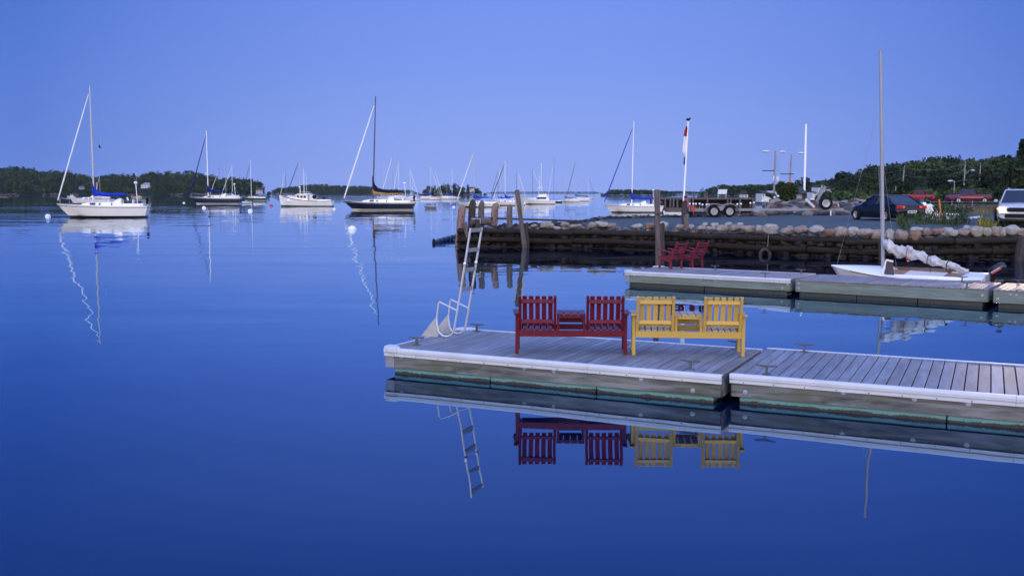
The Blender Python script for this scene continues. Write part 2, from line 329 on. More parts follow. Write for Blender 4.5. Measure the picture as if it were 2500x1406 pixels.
def dock(label,loc,ang,L,W,z,deck,fas,flo,trimfront=True,trimleft=False,trimback=True,corners=(),cleats=(),bolts=(),seams=2,plank=.14,group=None,fh=.275):
    t=thing('floating_dock',label,'dock',loc,ang,group)
    rnd=random.Random(L*7+z); mb=MB(); x=.004; ov=.03 if not trimfront else 0
    while x<L-.01:
        w_=min(plank,L-x-.004); dz=rnd.uniform(-.002,.002)
        mb.box(x,x+w_-.014,.05-ov-.03*(not trimfront),W-.05,z-.038+dz,z+dz); x+=plank
    obj('deck_boards',mb,deck,t,bevel=.004)
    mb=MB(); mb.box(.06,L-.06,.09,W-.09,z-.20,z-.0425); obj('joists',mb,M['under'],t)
    f0,f1=z-.045,z-.045-fh
    mb=MB(); mb.box(.02,L-.02,.0,.055,f1,f0); obj('side_timber',mb,fas,t,bevel=.006)
    mb=MB(); mb.box(.02,L-.02,W-.055,W,f1,f0); obj('side_timber',mb,fas,t)
    for a in (.0,L-.05):
        mb=MB(); mb.box(a,a+.05,.0585,W-.0585,f1+.004,f0-.004); obj('end_timber',mb,fas,t)
    if trimfront:
        pr=[(.052,z-.006),(.052,z+.010),(-.02,z+.014),(-.045,z+.004),(-.052,z-.02),(-.050,z-.060),(-.032,z-.068),(-.030,z-.078),(-.040,z-.082),(-.040,z-.118),(-.003,z-.118),(-.003,z-.006)]
        cut=L*.64
        for a_,b2 in ((-.02 if trimleft else .0,cut-.002),(cut+.002,L)):
            mb=MB(); mb.prism(pr,a_,b2); nf=len(mb.f)
            for i in range(int((b2-a_)/.42)): mb.ball((a_+.2+i*.42,-.041,z-.10),(.010,.005,.010),1)
            e_=obj('edge_trim',mb,[M['trim'],M['grille0']],t)
            for p_ in e_.data.polygons:
                if len(p_.vertices)==3: p_.material_index=1
    if trimback:
        mb=MB(); mb.box(0,L,W-.048,W+.03,z+.0005,z+.010); mb.box(0,L,W+.003,W+.03,z-.10,z-.0005); obj('edge_trim',mb,M['trim'],t)
    if trimleft:
        mb=MB(); mb.box(-.035,.003,.07,W-.07,z+.0045,z+.013); mb.box(-.035,-.006,.07,W-.07,z-.11,z+.004); obj('edge_trim',mb,M['trim'],t)
    for k in corners:
        cy=0 if k=='f' else W; sg=1 if k=='f' else -1
        mb=MB(); pts=[]
        for i in range(9):
            a=PI+ (PI/2)*i/8; pts.append((.10+.175*math.cos(a),cy+sg*(.10+.175*math.sin(a))))
        o=[(.16,cy-sg*.072),(.16,cy+sg*.02),(.02,cy+sg*.16),(-.072,cy+sg*.16)]
        poly=[(-.075,cy+sg*.22)]+pts+[(.24,cy-sg*.075),(.24,cy+sg*.06),(.06,cy+sg*.22)]
        mb.prism(poly,z-.055,z+.034,'z'); mb.prism([(p[0]*.8+.02,cy+(p[1]-cy)*.8+sg*.01) for p in poly],z-.09,z-.056,'z')
        obj('corner_bumper',mb,M['trim'],t,bevel=.014)
        mb=MB(); mb.box(-.012,.0,cy if sg>0 else cy-.22,cy+.22 if sg>0 else cy,f1+.01,f0-.055); mb.box(-.012,.16,(-.010 if sg>0 else W+.004),(-.004 if sg>0 else W+.010),f1+.01,f0-.085); obj('corner_plate',mb,M['galv'],t)
    # float shells
    n=seams; seg=(L-.24)/n
    for i in range(n):
        a=.12+i*seg; mb=MB(); mb.box(a+.006,a+seg-.006,.045,.60,-.22,f1-.002)
        obj('float',mb,flo,t,bevel=.02)
        mb=MB(); mb.box(a+.006,a+seg-.006,W-.60,W-.045,-.22,f1-.002); obj('float',mb,flo,t,bevel=.02)
    for (x,y,a) in cleats: obj('cleat',cleat_mb(x,y,z+.001,a,1.1),M['cleat'],t,smooth=True,auto=40)
    for (x,zz) in bolts:
        mb=MB(); mb.lathe([(.0,.0),(.034,.0),(.034,-.006),(.020,-.007),(.017,-.017),(.0,-.02)],(x,-.001,zz),12,'y'); obj('bolt',mb,M['bolt'],t,smooth=True,auto=40)
    return t
ZA=.42
A=at(943,850,ZA); B=at(1763,917,ZA); uA=(B-A); LA=uA.length; angA=math.atan2(uA.y,uA.x)
u=V(math.cos(angA),math.sin(angA),0); v=V(-u.y,u.x,0)
WA=2.62
def onA(X,Y,z=ZA):
    p=at(X,Y,z)-A; return p.dot(u),p.dot(v)
cl=[onA(1017,843),onA(1197,800),onA(1685,902),onA(1815,843)]
cl=[(min(max(x,.25),LA-.2),min(max(y,.16),WA-.16)) for x,y in cl]
z0=ZA
dock('grey plank floating dock carrying the red and yellow benches, with white edging',(A.x,A.y,0),angA,LA,WA,ZA,M['deckA'],M['fascia'],M['floatA'],trimleft=True,corners=('f','b'),
  cleats=[(x,y,0) for x,y in cl],bolts=[(.09,.20),(.30,.30),(2.55,.285),(3.05,.28),(LA-.42,.17),(LA-1.2,.27)],seams=3,group='floating dock sections')
A2=at(1783,913,ZA); cl2=[((at(1875,912,ZA)-A2).dot(u),.17),((at(1972,856,ZA)-A2).dot(u),WA-.15),(4.6,.17)]
dock('grey plank floating dock section at lower right, beyond the gap beside the yellow bench',(A2.x,A2.y,0),angA+R(.6),5.7,WA,ZA,M['deckA'],M['fascia'],M['floatA'],
  cleats=[(x,y,0) for x,y in cl2],bolts=[(.22,.18),(1.55,.29),(2.45,.28),(3.1,.275),(3.9,.27)],seams=2,plank=.16,group='floating dock sections')
mb=MB(); mb.box(LA-.02,LA+.14,.5,.62,.20,.29); mb.box(LA-.02,LA+.14,2.0,2.12,.20,.29)
ZB=.47
B0=at(1527,662,ZB); B1=at(2415,706,ZB); uB=B1-B0; angB=math.atan2(uB.y,uB.x); ub=V(math.cos(angB),math.sin(angB),0); vb=V(-ub.y,ub.x,0)
def alongB(X,Y=0):
    r=ray(X,680); # intersect vertical ray plane with front line
    k=r.x/r.y; return (k*B0.y-B0.x)/(ub.x-k*ub.y)
s1=alongB(1931); s2=alongB(1941); s3=alongB(2414); s4=alongB(2426)
WB=2.35
dock('greenish floating dock section with two small red chairs and a white edge',(B0.x,B0.y,0),angB,s1,WB,ZB,M['deckB'],M['fasciaB'],M['floatB'],corners=('f','b'),
  cleats=[(s1-.85,.2,0),(s1-.4,WB-.2,0),(s1*.4,WB-.2,0)],bolts=[(.12,.25),(.32,.33),(2.6,.32),(3.1,.31),(s1-.25,.2),(s1-.1,.30)],seams=2,fh=.305,group='far dock sections')
p=B0+ub*s2
dock('greenish floating dock section alongside the small white sailboat, middle of the far dock',(p.x,p.y,0),angB,s3-s2,WB,ZB,M['deckB'],M['fasciaB'],M['floatB'],trimfront=False,trimback=False,
  cleats=[(s3-s2-.55,.18,0),(s3-s2-1.0,WB-.3,0)],bolts=[(.12,.22),(.12,.36),(s3-s2-.14,.3)],seams=3,fh=.305,group='far dock sections')
p=B0+ub*s4
dock('greenish floating dock section at the right edge next to the black outboard motor',(p.x,p.y,0),angB,4.5,WB,ZB,M['deckB'],M['fasciaB'],M['floatB'],trimfront=False,trimback=False,
  cleats=[(.35,WB-.5,0)],bolts=[(.12,.22),(.42,.36),(.55,.36)],seams=2,fh=.305,group='far dock sections')
# ------------------------------------------------------------------ double bench with table
def bench(label,mt,loc,rz,W=1.755):
    t=thing('double_bench',label,'bench',loc,rz,'painted twin seat benches')
    # local: x width, y depth (front of the bench = +y, back = -y), z up
    lw=.052
    for sx in (0,1):
        x=0 if sx==0 else W-lw
        for (y,zt) in ((0,.640),(.50,.60)):
            mb=MB(); mb.box(x,x+lw,y,y+.07,0,zt); obj('leg',mb,mt,t,bevel=.004)
        mb=MB(); xs=[-.045,-.045,-.03,.0,lw,lw,lw+.008,lw+.008] if sx==0 else [W+.045,W+.045,W+.03,W,W-lw,W-lw,W-lw-.008,W-lw-.008]
        ys=[.50,.66,.70,.72,.72,.0,-.07,.05]
        c=.0; pts=[(-.02,-.09),(lw,-.09),(lw+.015,.2),(lw+.02,.62),(.04,.67),(-.03,.66),(-.06,.60),(-.05,.40),(-.02,.16)]
        if sx: pts=[(W-a,b_) for a,b_ in pts]
        r0=[V(a,b_,.642-.03*b_) for a,b_ in pts]; r1=[V(a,b_,.670-.03*b_) for a,b_ in pts]
        mb.loft([r0,r1]); obj('armrest',mb,mt,t,bevel=.004)
        mb=MB(); x2=x+lw+.001 if sx==0 else x-.031
        mb.bar((x2+.015,.02,.35),(x2+.015,.57,.39),.03,.09); obj('side_rail',mb,mt,t,bevel=.003)
        mb=MB(); mb.box(x2-(.0),x2+.03,.02,.09,.58,.64); obj('arm_block',mb,mt,t)
    mb=MB(); mb.box(lw+.002,W-lw-.002,-.012,.026,.286,.388); obj('rear_beam',mb,mt,t,bevel=.004)
    mb=MB(); mb.box(lw+.034,W-lw-.034,.535,.57,.33,.42); obj('front_beam',mb,mt,t,bevel=.004)
    sw=.60
    for s0 in (lw+.006,W-lw-.006-sw):
        # seat slats run front to back
        mb=MB(); n=5
        for i in range(n):
            xa=s0+.055+i*(sw-.11)/n; mb.bar((xa+.045,.03,.392),(xa+.045,.60,.438),.078,.022)
        obj('seat',mb,mt,t,bevel=.003)
        k=-.20 # lean per metre of height
        def L(z): return .03+(z-.36)*(-.30)
        for px in (s0,s0+sw-.045):
            mb=MB(); mb.bar((px+.0225,L(.39)-.0,.386),(px+.0225,L(.955),.955),.045,.062,V(0,1,0)); obj('back_post',mb,mt,t,bevel=.004)
        mb=MB()
        for zc in (.865,.535): mb.bar((s0+.047,L(zc)-.012,zc),(s0+sw-.047,L(zc)-.012,zc),.030,.062,V(0,.28,1)); 
        obj('back_rail',mb,mt,t,bevel=.004)
        mb=MB(); n=5; g=(sw-.09)/n
        for i in range(n):
            xa=s0+.045+g*(i+.5); mb.bar((xa,L(.455)+.019,.455),(xa,L(.952)+.019,.952),.072,.018,V(0,1,0))
        obj('back_slats',mb,mt,t,bevel=.003)
    a,b_=lw+.006+sw+.004,W-lw-.006-sw-.004; tw=b_-a
    mb=MB(); n=4; g=tw/n
    for i in range(n): mb.box(a+g*i+.005,a+g*(i+1)-.007,.0,.56,.628,.650)
    obj('table_top',mb,mt,t,bevel=.003)
    for x in (a+.004,b_-.044):
        for y in (.0,.50):
            mb=MB(); mb.box(x,x+.040,y+.002,y+.042,.386,.626); obj('table_leg',mb,mt,t,bevel=.003)
    for q_ in ((.004,.03,.585,.626),(.51,.535,.585,.626),(.505,.53,.45,.53)):
        mb=MB(); mb.box(a+.046,b_-.046,*q_); obj('table_apron',mb,mt,t,bevel=.003)
    return t
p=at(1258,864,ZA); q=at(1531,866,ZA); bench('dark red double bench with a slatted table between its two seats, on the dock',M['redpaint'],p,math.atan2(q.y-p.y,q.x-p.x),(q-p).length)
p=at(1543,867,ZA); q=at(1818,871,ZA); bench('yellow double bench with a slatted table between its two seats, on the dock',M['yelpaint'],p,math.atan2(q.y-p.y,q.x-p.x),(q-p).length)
# ------------------------------------------------------------------ swim ladder flipped up
mlad=mat('bright_aluminium_tube',(.50,.50,.53),.38,.35,var=.05,sc=8)
p0=at(1066,823,ZA); t=thing('swim_ladder','silver aluminium swim ladder flipped up on the left end of the dock','ladder',p0,angA)
def arcpts(c,r,a0,a1,n,y):
    return [V(c[0]+r*math.cos(a0+(a1-a0)*i/n),y,c[1]+r*math.sin(a0+(a1-a0)*i/n)) for i in range(n+1)]
SW=.42
for y in (0,SW):
    mb=MB()
    pts=[V(0,y,.33),V(.01,y,.22)]+arcpts((.19,.20),.175,PI,PI*2-.10,12,y)+[V(.42,y,.46),V(.56,y,1.2),V(.70,y,1.96)]
    mb.tube(pts,.0195,10); obj('rail',mb,mlad,t,smooth=True,auto=50)
    mb=MB(); mb.tube([V(0,y,.31),V(.045,y,.625),V(.06,y,.64),V(.425,y,.50)],.016,8); obj('handle',mb,mlad,t,smooth=True,auto=50)
    mb=MB(); mb.prism([(-.33,.002),(0.02,.002),(0.012,.37),(-.01,.37)],y-.008+.02,y+.002+.02,'y'); obj('mounting_plate',mb,mat('pale_aluminium_plate',(.40,.39,.38),.5,.2),t)
    mb=MB(); mb.ball((.60,y-.035,1.34),.028,2); obj('pin_knob',mb,M['buoy'],t,smooth=True)
    mb=MB(); mb.tube([V(.586,y,1.31),V(.595,y,1.355)],.027,10); obj('pin_collar',mb,M['rubber'],t,smooth=True,auto=50)
for zz in (.875,1.22,1.57,1.92):
    xx=interp([(.46,.42),(1.2,.56),(1.96,.70)],zz); mb=MB(); mb.box(xx-.012,xx+.012,.018,SW-.018,zz-.035,zz+.035); obj('rung',mb,mat('dull_aluminium_tread',(.13,.16,.20),.6,0),t,bevel=.004)
# ------------------------------------------------------------------ small red chairs on the far dock
def chair(label,loc,rz,mt):
    t=thing('deck_chair',label,'chair',loc,rz,'red slatted chairs on the far dock')
    W=.58  # local +y is where the chair faces
    for x in (0,W-.05):
        mb=MB(); mb.bar((x+.025,.50,0),(x+.025,.36,.60),.05,.06); obj('leg',mb,mt,t)
        mb=MB(); mb.bar((x+.025,-.02,0),(x+.025,.06,.54),.05,.06); obj('leg',mb,mt,t)
        mb=MB(); mb.bar((x+.025,.56,.64),(x+.025,-.08,.535),.085,.03); obj('armrest',mb,mt,t)
        mb=MB(); mb.bar((x+.025,.52,.37),(x+.025,.0,.26),.03,.09); obj('side_rail',mb,mt,t)
        mb=MB(); mb.bar((x+.025,.04,.24),(x+.025,-.26,.87),.05,.06); mb.ball((x+.025,-.27,.885),.034,1); obj('back_post',mb,mt,t)
    mb=MB()
    for i in range(6): y=.05+i*.09; z=.30+ (y/.52)*.10; mb.box(.03,W-.03,y-.036,y+.036,z,z+.02)
    obj('seat',mb,mt,t)
    mb=MB()
    for i in range(6): z=.33+i*.098; y=.0-(z-.3)*.476; mb.bar((.03,y,z),(W-.03,y,z),.02,.045,V(0,-.4,1))
    obj('back_slats',mb,mt,t)
    return t
hd=R(42)
p=at(1637,657,ZB); chair('red slatted chair on the far dock, nearer the tall post',p,hd,M['redpaint2'])
q=at(1689,654,ZB); chair('red slatted chair on the far dock, the right one of the pair',q,hd,M['redpaint2'])
# ------------------------------------------------------------------ boats
def hull(L,B,fs,fb,rake=.14,srake=.04,s0=-.35,s1=1.0,N_=20,sections=7,fine=.62,tw=.72,sheer=.12,tum=.0):
    """lofted hull skin between height fractions s0..s1 (1 = deck edge, 0 = waterline); x runs to the bow"""
    rings=[]
    for i in range(N_+1):
        t=i/N_; zd=lerp(fs,fb,t**1.6)-sheer*math.sin(PI*t)*.5
        wid=(tw+(1-tw)*math.sin(min(t/.42,1)*PI/2)) if t<.42 else (1-((t-.42)/.58)**2.1)
        b=max(B/2*wid,.012)
        xd=-L/2+L*t; xw=lerp(-L/2+srake*L,L/2-rake*L,t); half=[]
        for j in range(sections+1):
            s=lerp(s1,s0,j/sections); z=zd*s
            kk=lerp(.80 if t<.85 else .55,1,max(s,0)**.7) if s>0 else lerp(.80 if t<.85 else .55,.2,-s/.35 if s<0 else 0)
            flare=1-(1-kk)*(1+.6*t)
            bb=max(b*max(flare,.04),.01)
            half.append(V(lerp(xw,xd,s),bb,z if s>=0 else s*.9))
        rings.append(half+[V(p.x,-p.y,p.z) for p in reversed(half)])
    return rings
def hullmb(*a,**k):
    mb=MB(); r=hull(*a,**k); mb.loft(r,True,True); return mb
def deckz(fs,fb,t,sheer=.12): return lerp(fs,fb,t**1.6)-sheer*math.sin(PI*t)*.5
def wline(mb,p,q,r=.006,n=4): mb.tube([p,q],r,n)
def sailboat(label,X0,X1,XM,WY,YT,hm='white',stripe='antifoul_black',cover='bluecanvas',jib='jibwhite',bow=-1,mastm='mast',yaw=0,detail=2,lean=0,beam=.31,spread=2,cream=False,boom=1,group='moored sailboats',fb=1.2,back=0,jb=None,rollr=1.0,mw=1.0,noclabel=None,jt=.95,cth=1.3,booml=None,radar=False):
    c=at((X0+X1)/2,WY,0); d=c.y; px=d/F*1.0
    hullL=(X1-X0)*px/math.cos(yaw); L=hullL
    rz=(PI if bow<0 else 0)+yaw
    t=thing('sailboat',label,'sailboat',(c.x,c.y,0),rz,group)
    B=L*beam; fs,fbw=.092*L*fb,.112*L*fb
    rk=.145; 
    s_st=.20
    if stripe:
        obj('hull',hullmb(L,B,fs,fbw,rk,.035,s0=s_st*.75,s1=1),M[hm],t,smooth=True,auto=55)
        st=hullmb(L*.999,B*.99,fs,fbw,rk,.035,s0=-.35,s1=s_st*.76,N_=14,sections=4)
        obj('bottom_paint',st,M[stripe],t,smooth=True,auto=55)
    else: obj('hull',hullmb(L,B,fs,fbw,rk,.035),M[hm],t,smooth=True,auto=55)
    if detail>1: obj('cove_stripe',hullmb(L*1.001,B*1.006,fs,fbw,rk,.035,s0=.85,s1=.885,sections=1),M['navy' if hm=='white' else 'cream'],t,smooth=True,auto=55)
    # deck: toe rail and coachroof
    dk=M['cream'] if cream else M['white']
    mb=MB(); r=hull(L*.995,B*1.015,fs,fbw,rk,.035,s0=.94,s1=1.03,sections=1); mb.loft(r,True,True); obj('deck',mb,dk,t)
    xm=((XM-(X0+X1)/2)*px)*bow/math.cos(yaw)
    rel=lambda x:(x+L/2)/L
    za=lambda x:deckz(fs,fbw,min(max(rel(x),0),1))*1.03
    x0,x1=-.16*L,.24*L; hh=.042*L
    rings=[]
    for tt,hk,wk in ((0,1,.50),(.35,1.0,.54),(.7,.80,.44),(.92,.42,.30),(1,.05,.22)):
        x=lerp(x0,x1,tt); z=za(x)-.02; b=B*wk*.62
        rings.append([V(x,-b,z),V(x,-b*.86,z+hh*hk),V(x,-b*.4,z+hh*hk*1.12),V(x,b*.4,z+hh*hk*1.12),V(x,b*.86,z+hh*hk),V(x,b,z)])
    mb=MB(); mb.loft(rings); obj('coachroof',mb,dk,t)
    for k,tt in enumerate((.10,.33,.56)):
        for sg in (-1,1):
            xa,xb=lerp(x0,x1,tt),lerp(x0,x1,tt+.14); w1=B*.62*lerp(.50,.52,tt)
            mb=MB(); z=za(xa)+hh*.22
            y0=w1*.985+.012; y1=w1*.91+.012
            mb.loft([[V(xa,sg*y0,z),V(xa,sg*y1,z+hh*.52),V(xa,sg*(y1-.05),z+hh*.52),V(xa,sg*(y0-.05),z)],[V(xb,sg*y0,z),V(xb,sg*y1,z+hh*.46),V(xb,sg*(y1-.05),z+hh*.46),V(xb,sg*(y0-.05),z)]])
            obj('window',mb,M['glass'],t)
    # cockpit coaming
    mb=MB(); mb.box(-.42*L,x0,-B*.30,-B*.24,za(-.3*L)-.03,za(-.3*L)+.028*L); obj('cockpit_coaming',mb,dk,t)
    mb=MB(); mb.box(-.42*L,x0,B*.24,B*.30,za(-.3*L)-.03,za(-.3*L)+.028*L); obj('cockpit_coaming',mb,dk,t)
    mz=za(xm)+hh*.6; top=(WY-YT)*px*(1+ (abs(703-YT)/F)*.095)
    # corrected height: solve through the camera geometry
    r=ray(XM,YT); top=H+r.z*(d/r.y)
    lx=math.tan(lean); lt=lambda z: xm-lx*(z-mz)
    pm=M[mastm]; r0=.0085*L*mw
    mb=MB(); mb.tube([V(lt(mz-.3),0,mz-.3),V(lt(top*.6),0,top*.6),V(lt(top),0,top)],[r0,r0,r0*.75],8); obj('mast',mb,pm,t,smooth=True,auto=60)
    mb=MB()
    mb.tube([V(lt(top),0,top),V(lt(top)+.35,0,top+.06)],.012,4); mb.tube([V(lt(top)-.05,0,top),V(lt(top)-.4,0,top+.30)],.014,4); mb.ball(V(lt(top),0,top+.05),.07,1)
    obj('masthead_gear',mb,M['wire'],t)
    sp=[]
    mb=MB()
    for k in range(spread):
        z=mz+(top-mz)*((k+1)/(spread+1)); w_=B*.30*(1-.15*k); mb.bar((lt(z),-w_,z),(lt(z),w_,z),.05,.03); sp.append((z,w_))
    if spread: obj('spreaders',mb,pm,t)
    if boom:
        bl=(booml or .36)*L; zb=za(0)+.115*L; mb=MB(); mb.tube([V(lt(zb)-.05,0,zb),V(lt(zb)-bl,0,zb+.01*L)],.007*L,8); obj('boom',mb,pm,t,smooth=True,auto=60)
        if cover:
            rings=[]
            for q,(a,h1,wd) in enumerate(((.06,.120,.03),(.0,.105,.045),(-.06,.060,.050),(-.18,.038,.045),(-.45,.028,.036),(-.8,.022,.030),(-1.0,.014,.02))):
                x=lt(zb)+(a*bl if a<0 else a*.16*L); zz=zb+.01*L*max(-a,0); ring=[]
                for j in range(10):
                    an=2*PI*j/10; s_=math.sin(an); ring.append(V(x,math.cos(an)*wd*L*.5*min(cth,1.5),zz-.012*L+(s_*.5+.5)*h1*L*cth+.006*L*math.sin(q*2.3+j)))
                rings.append(ring)
            mb=MB(); mb.loft(rings); obj('sail_cover',mb,M[cover],t,smooth=True)
            if cover=='blackcanvas':
                mb=MB(); mb.loft([[V(p.x,p.y*1.08,p.z-.004*L) for p in rg] for rg in [[V(p.x,p.y,zc+(p.z-zc)*.45) for p in rg for zc in [rg[7].z]] for rg in rings[1:]]]); obj('cover_band',mb,M['goldcanvas'],t,smooth=True)
    # stays
    bx=L*.485; bz=za(bx)+.03; jx=lt(top)+(.02*L)
    zj=mz+(top-mz)*jt
    if jib:
        a=V(lt(zj),0,zj); b_=V(bx,0,bz+.35*L/10); mb=MB(); jr=.0085*L*rollr
        mb.tube([lerp(a,b_,k) for k in (.04,.2,.5,.8,1)],[jr*.5,jr*.85,jr,jr*1.1,jr*.8],8); obj('furled_jib',mb,M[jib],t,smooth=True,auto=60)
    if detail:
        mb=MB(); w_=.00045*L
        wline(mb,V(lt(zj),0,zj),V(bx,0,bz),w_); wline(mb,V(lt(top),0,top),V(-.48*L,0,za(-.48*L)),w_)
        for sg in (-1,1):
            cp=V(xm,sg*B*.42,za(xm))
            if sp: wline(mb,cp,V(lt(sp[0][0]),sg*sp[0][1],sp[0][0]),w_); wline(mb,V(lt(sp[0][0]),sg*sp[0][1],sp[0][0]),V(lt(top),0,top-.2),w_); wline(mb,cp,V(lt(sp[0][0]),0,sp[0][0]),w_)
        obj('rigging_wires',mb,M['wire'],t)
        # rails
        mb=MB(); rr=.0013*L; prev={-1:None,1:None}
        for k in range(9):
            tt=lerp(.02,.97,k/8); x=-L/2+L*tt
            wid=(.72+.28*math.sin(min(tt/.42,1)*PI/2)) if tt<.42 else (1-((tt-.42)/.58)**2.1)
            for sg in (-1,1):
                p=V(x*.985,sg*max(B/2*wid-.06,.05),za(x)); q=p+V(0,0,.062*L); wline(mb,p,q,rr*1.1)
                if prev[sg] is not None: wline(mb,prev[sg],q,rr*(.6 if 1<k<8 else 1.2))
                prev[sg]=q
        wline(mb,prev[1],prev[-1],rr*1.2); obj('guard_rails',mb,M['rail'],t)
    if detail>1:
        # dodger and gear in the cockpit
        xd=-.165*L; z=za(xd)
        rings=[]
        for q,(dx,hz,wz) in enumerate(((.06,.02,.26),(.035,.07,.27),(-.02,.092,.27),(-.045,.085,.27))):
            rings.append([V(xd+dx*L,wz*B*math.cos(PI*j/8),z-.02+hz*L*math.sin(PI*j/8)**.6) for j in range(9)])
        mb=MB(); mb.loft(rings,False,False,closed=False); obj('dodger',mb,M['white'],t,smooth=True)
        mb=MB(); mb.tube([V(-.33*L+.05*L*math.cos(2*PI*j/12)*.3,.05*L*math.sin(2*PI*j/12),z+.07*L+.05*L*math.cos(2*PI*j/12)) for j in range(13)],.003*L,5,False); mb.box(-.335*L,-.32*L,-.01*L,.01*L,z-.1,z+.07*L); obj('steering_wheel',mb,M['rail'],t)
        mb=MB(); mb.tube([V(-.36*L,-B*.28,z),V(-.345*L,-B*.28,z+.26*L)],.004*L,6); mb.ball(V(-.345*L,-B*.28,z+.265*L),(.020*L,.020*L,.015*L),2); obj('radar_pole',mb,M['mast_white'],t,smooth=True)
        mb=MB(); mb.box(-.5*L,-.475*L,B*.10,B*.17,z+.02*L,z+.07*L); mb.ball(V(-.49*L,B*.14,z+.075*L),(.02*L,.013*L,.02*L),1); obj('spare_outboard',mb,M['rubber'],t)
    if radar:
        mb=MB(); z=mz+(top-mz)*.35; mb.ball(V(lt(z)+.35,0,z),(.28,.28,.13),2); obj('radar_dome',mb,M['mast_white'],t,smooth=True)
    return t
def sail(*a,**k):
    if k.get('jib')=='sail': k['jib']='jibwhite'
    return sailboat(*a,**k)
b1=sail('white sailboat with a royal blue sail cover and a slanted stern, nearest at far left',148,358,233,531,212,stripe='antifoul_black',lean=0,fb=1.38,yaw=R(10),jt=.97,rollr=.8)
# wind gear and flag on its mast
tflag=MB(); 
sail('dark navy sailboat with cream stripe and navy sail cover, left of the green boat',463,590,509,498,319,hm='navy',stripe='cream',cover='navycanvas',jib='navycanvas',mastm='mast_white',cream=True,radar=True)
sail('dark green sailboat moored behind the end of the navy boat',589,652,614,490,391,hm='green',stripe='cream',cover=None,jib='navycanvas',mastm='mast_white',detail=1,boom=0)
sail('black sailboat with black and gold sail cover and dark mast, centre of the harbour',838,1014,911,513,236,hm='black',stripe='cream',cover='blackcanvas',jib='jibwhite',mastm='mast_dark',lean=R(2.2),booml=.42,rollr=1.1,cth=2.3,fb=1.12,spread=2)
sail('white sailboat with a bright blue sail cover just behind the pointed wooden piles',1114,1222,1157,506,366,hm='white',stripe='antifoul_red',cover='bluecanvas',jib='jibwhite',mastm='mast',detail=1,fb=1.0)
sail('white sailboat with a bright blue cover and blue rolled jib, moored left of the flagpole',1473,1618,1542,519,296,hm='white',stripe='antifoul_green',cover='bluecanvas',jib='bluecanvas',mastm='mast_white',booml=.38,rollr=.9,lean=R(.8))
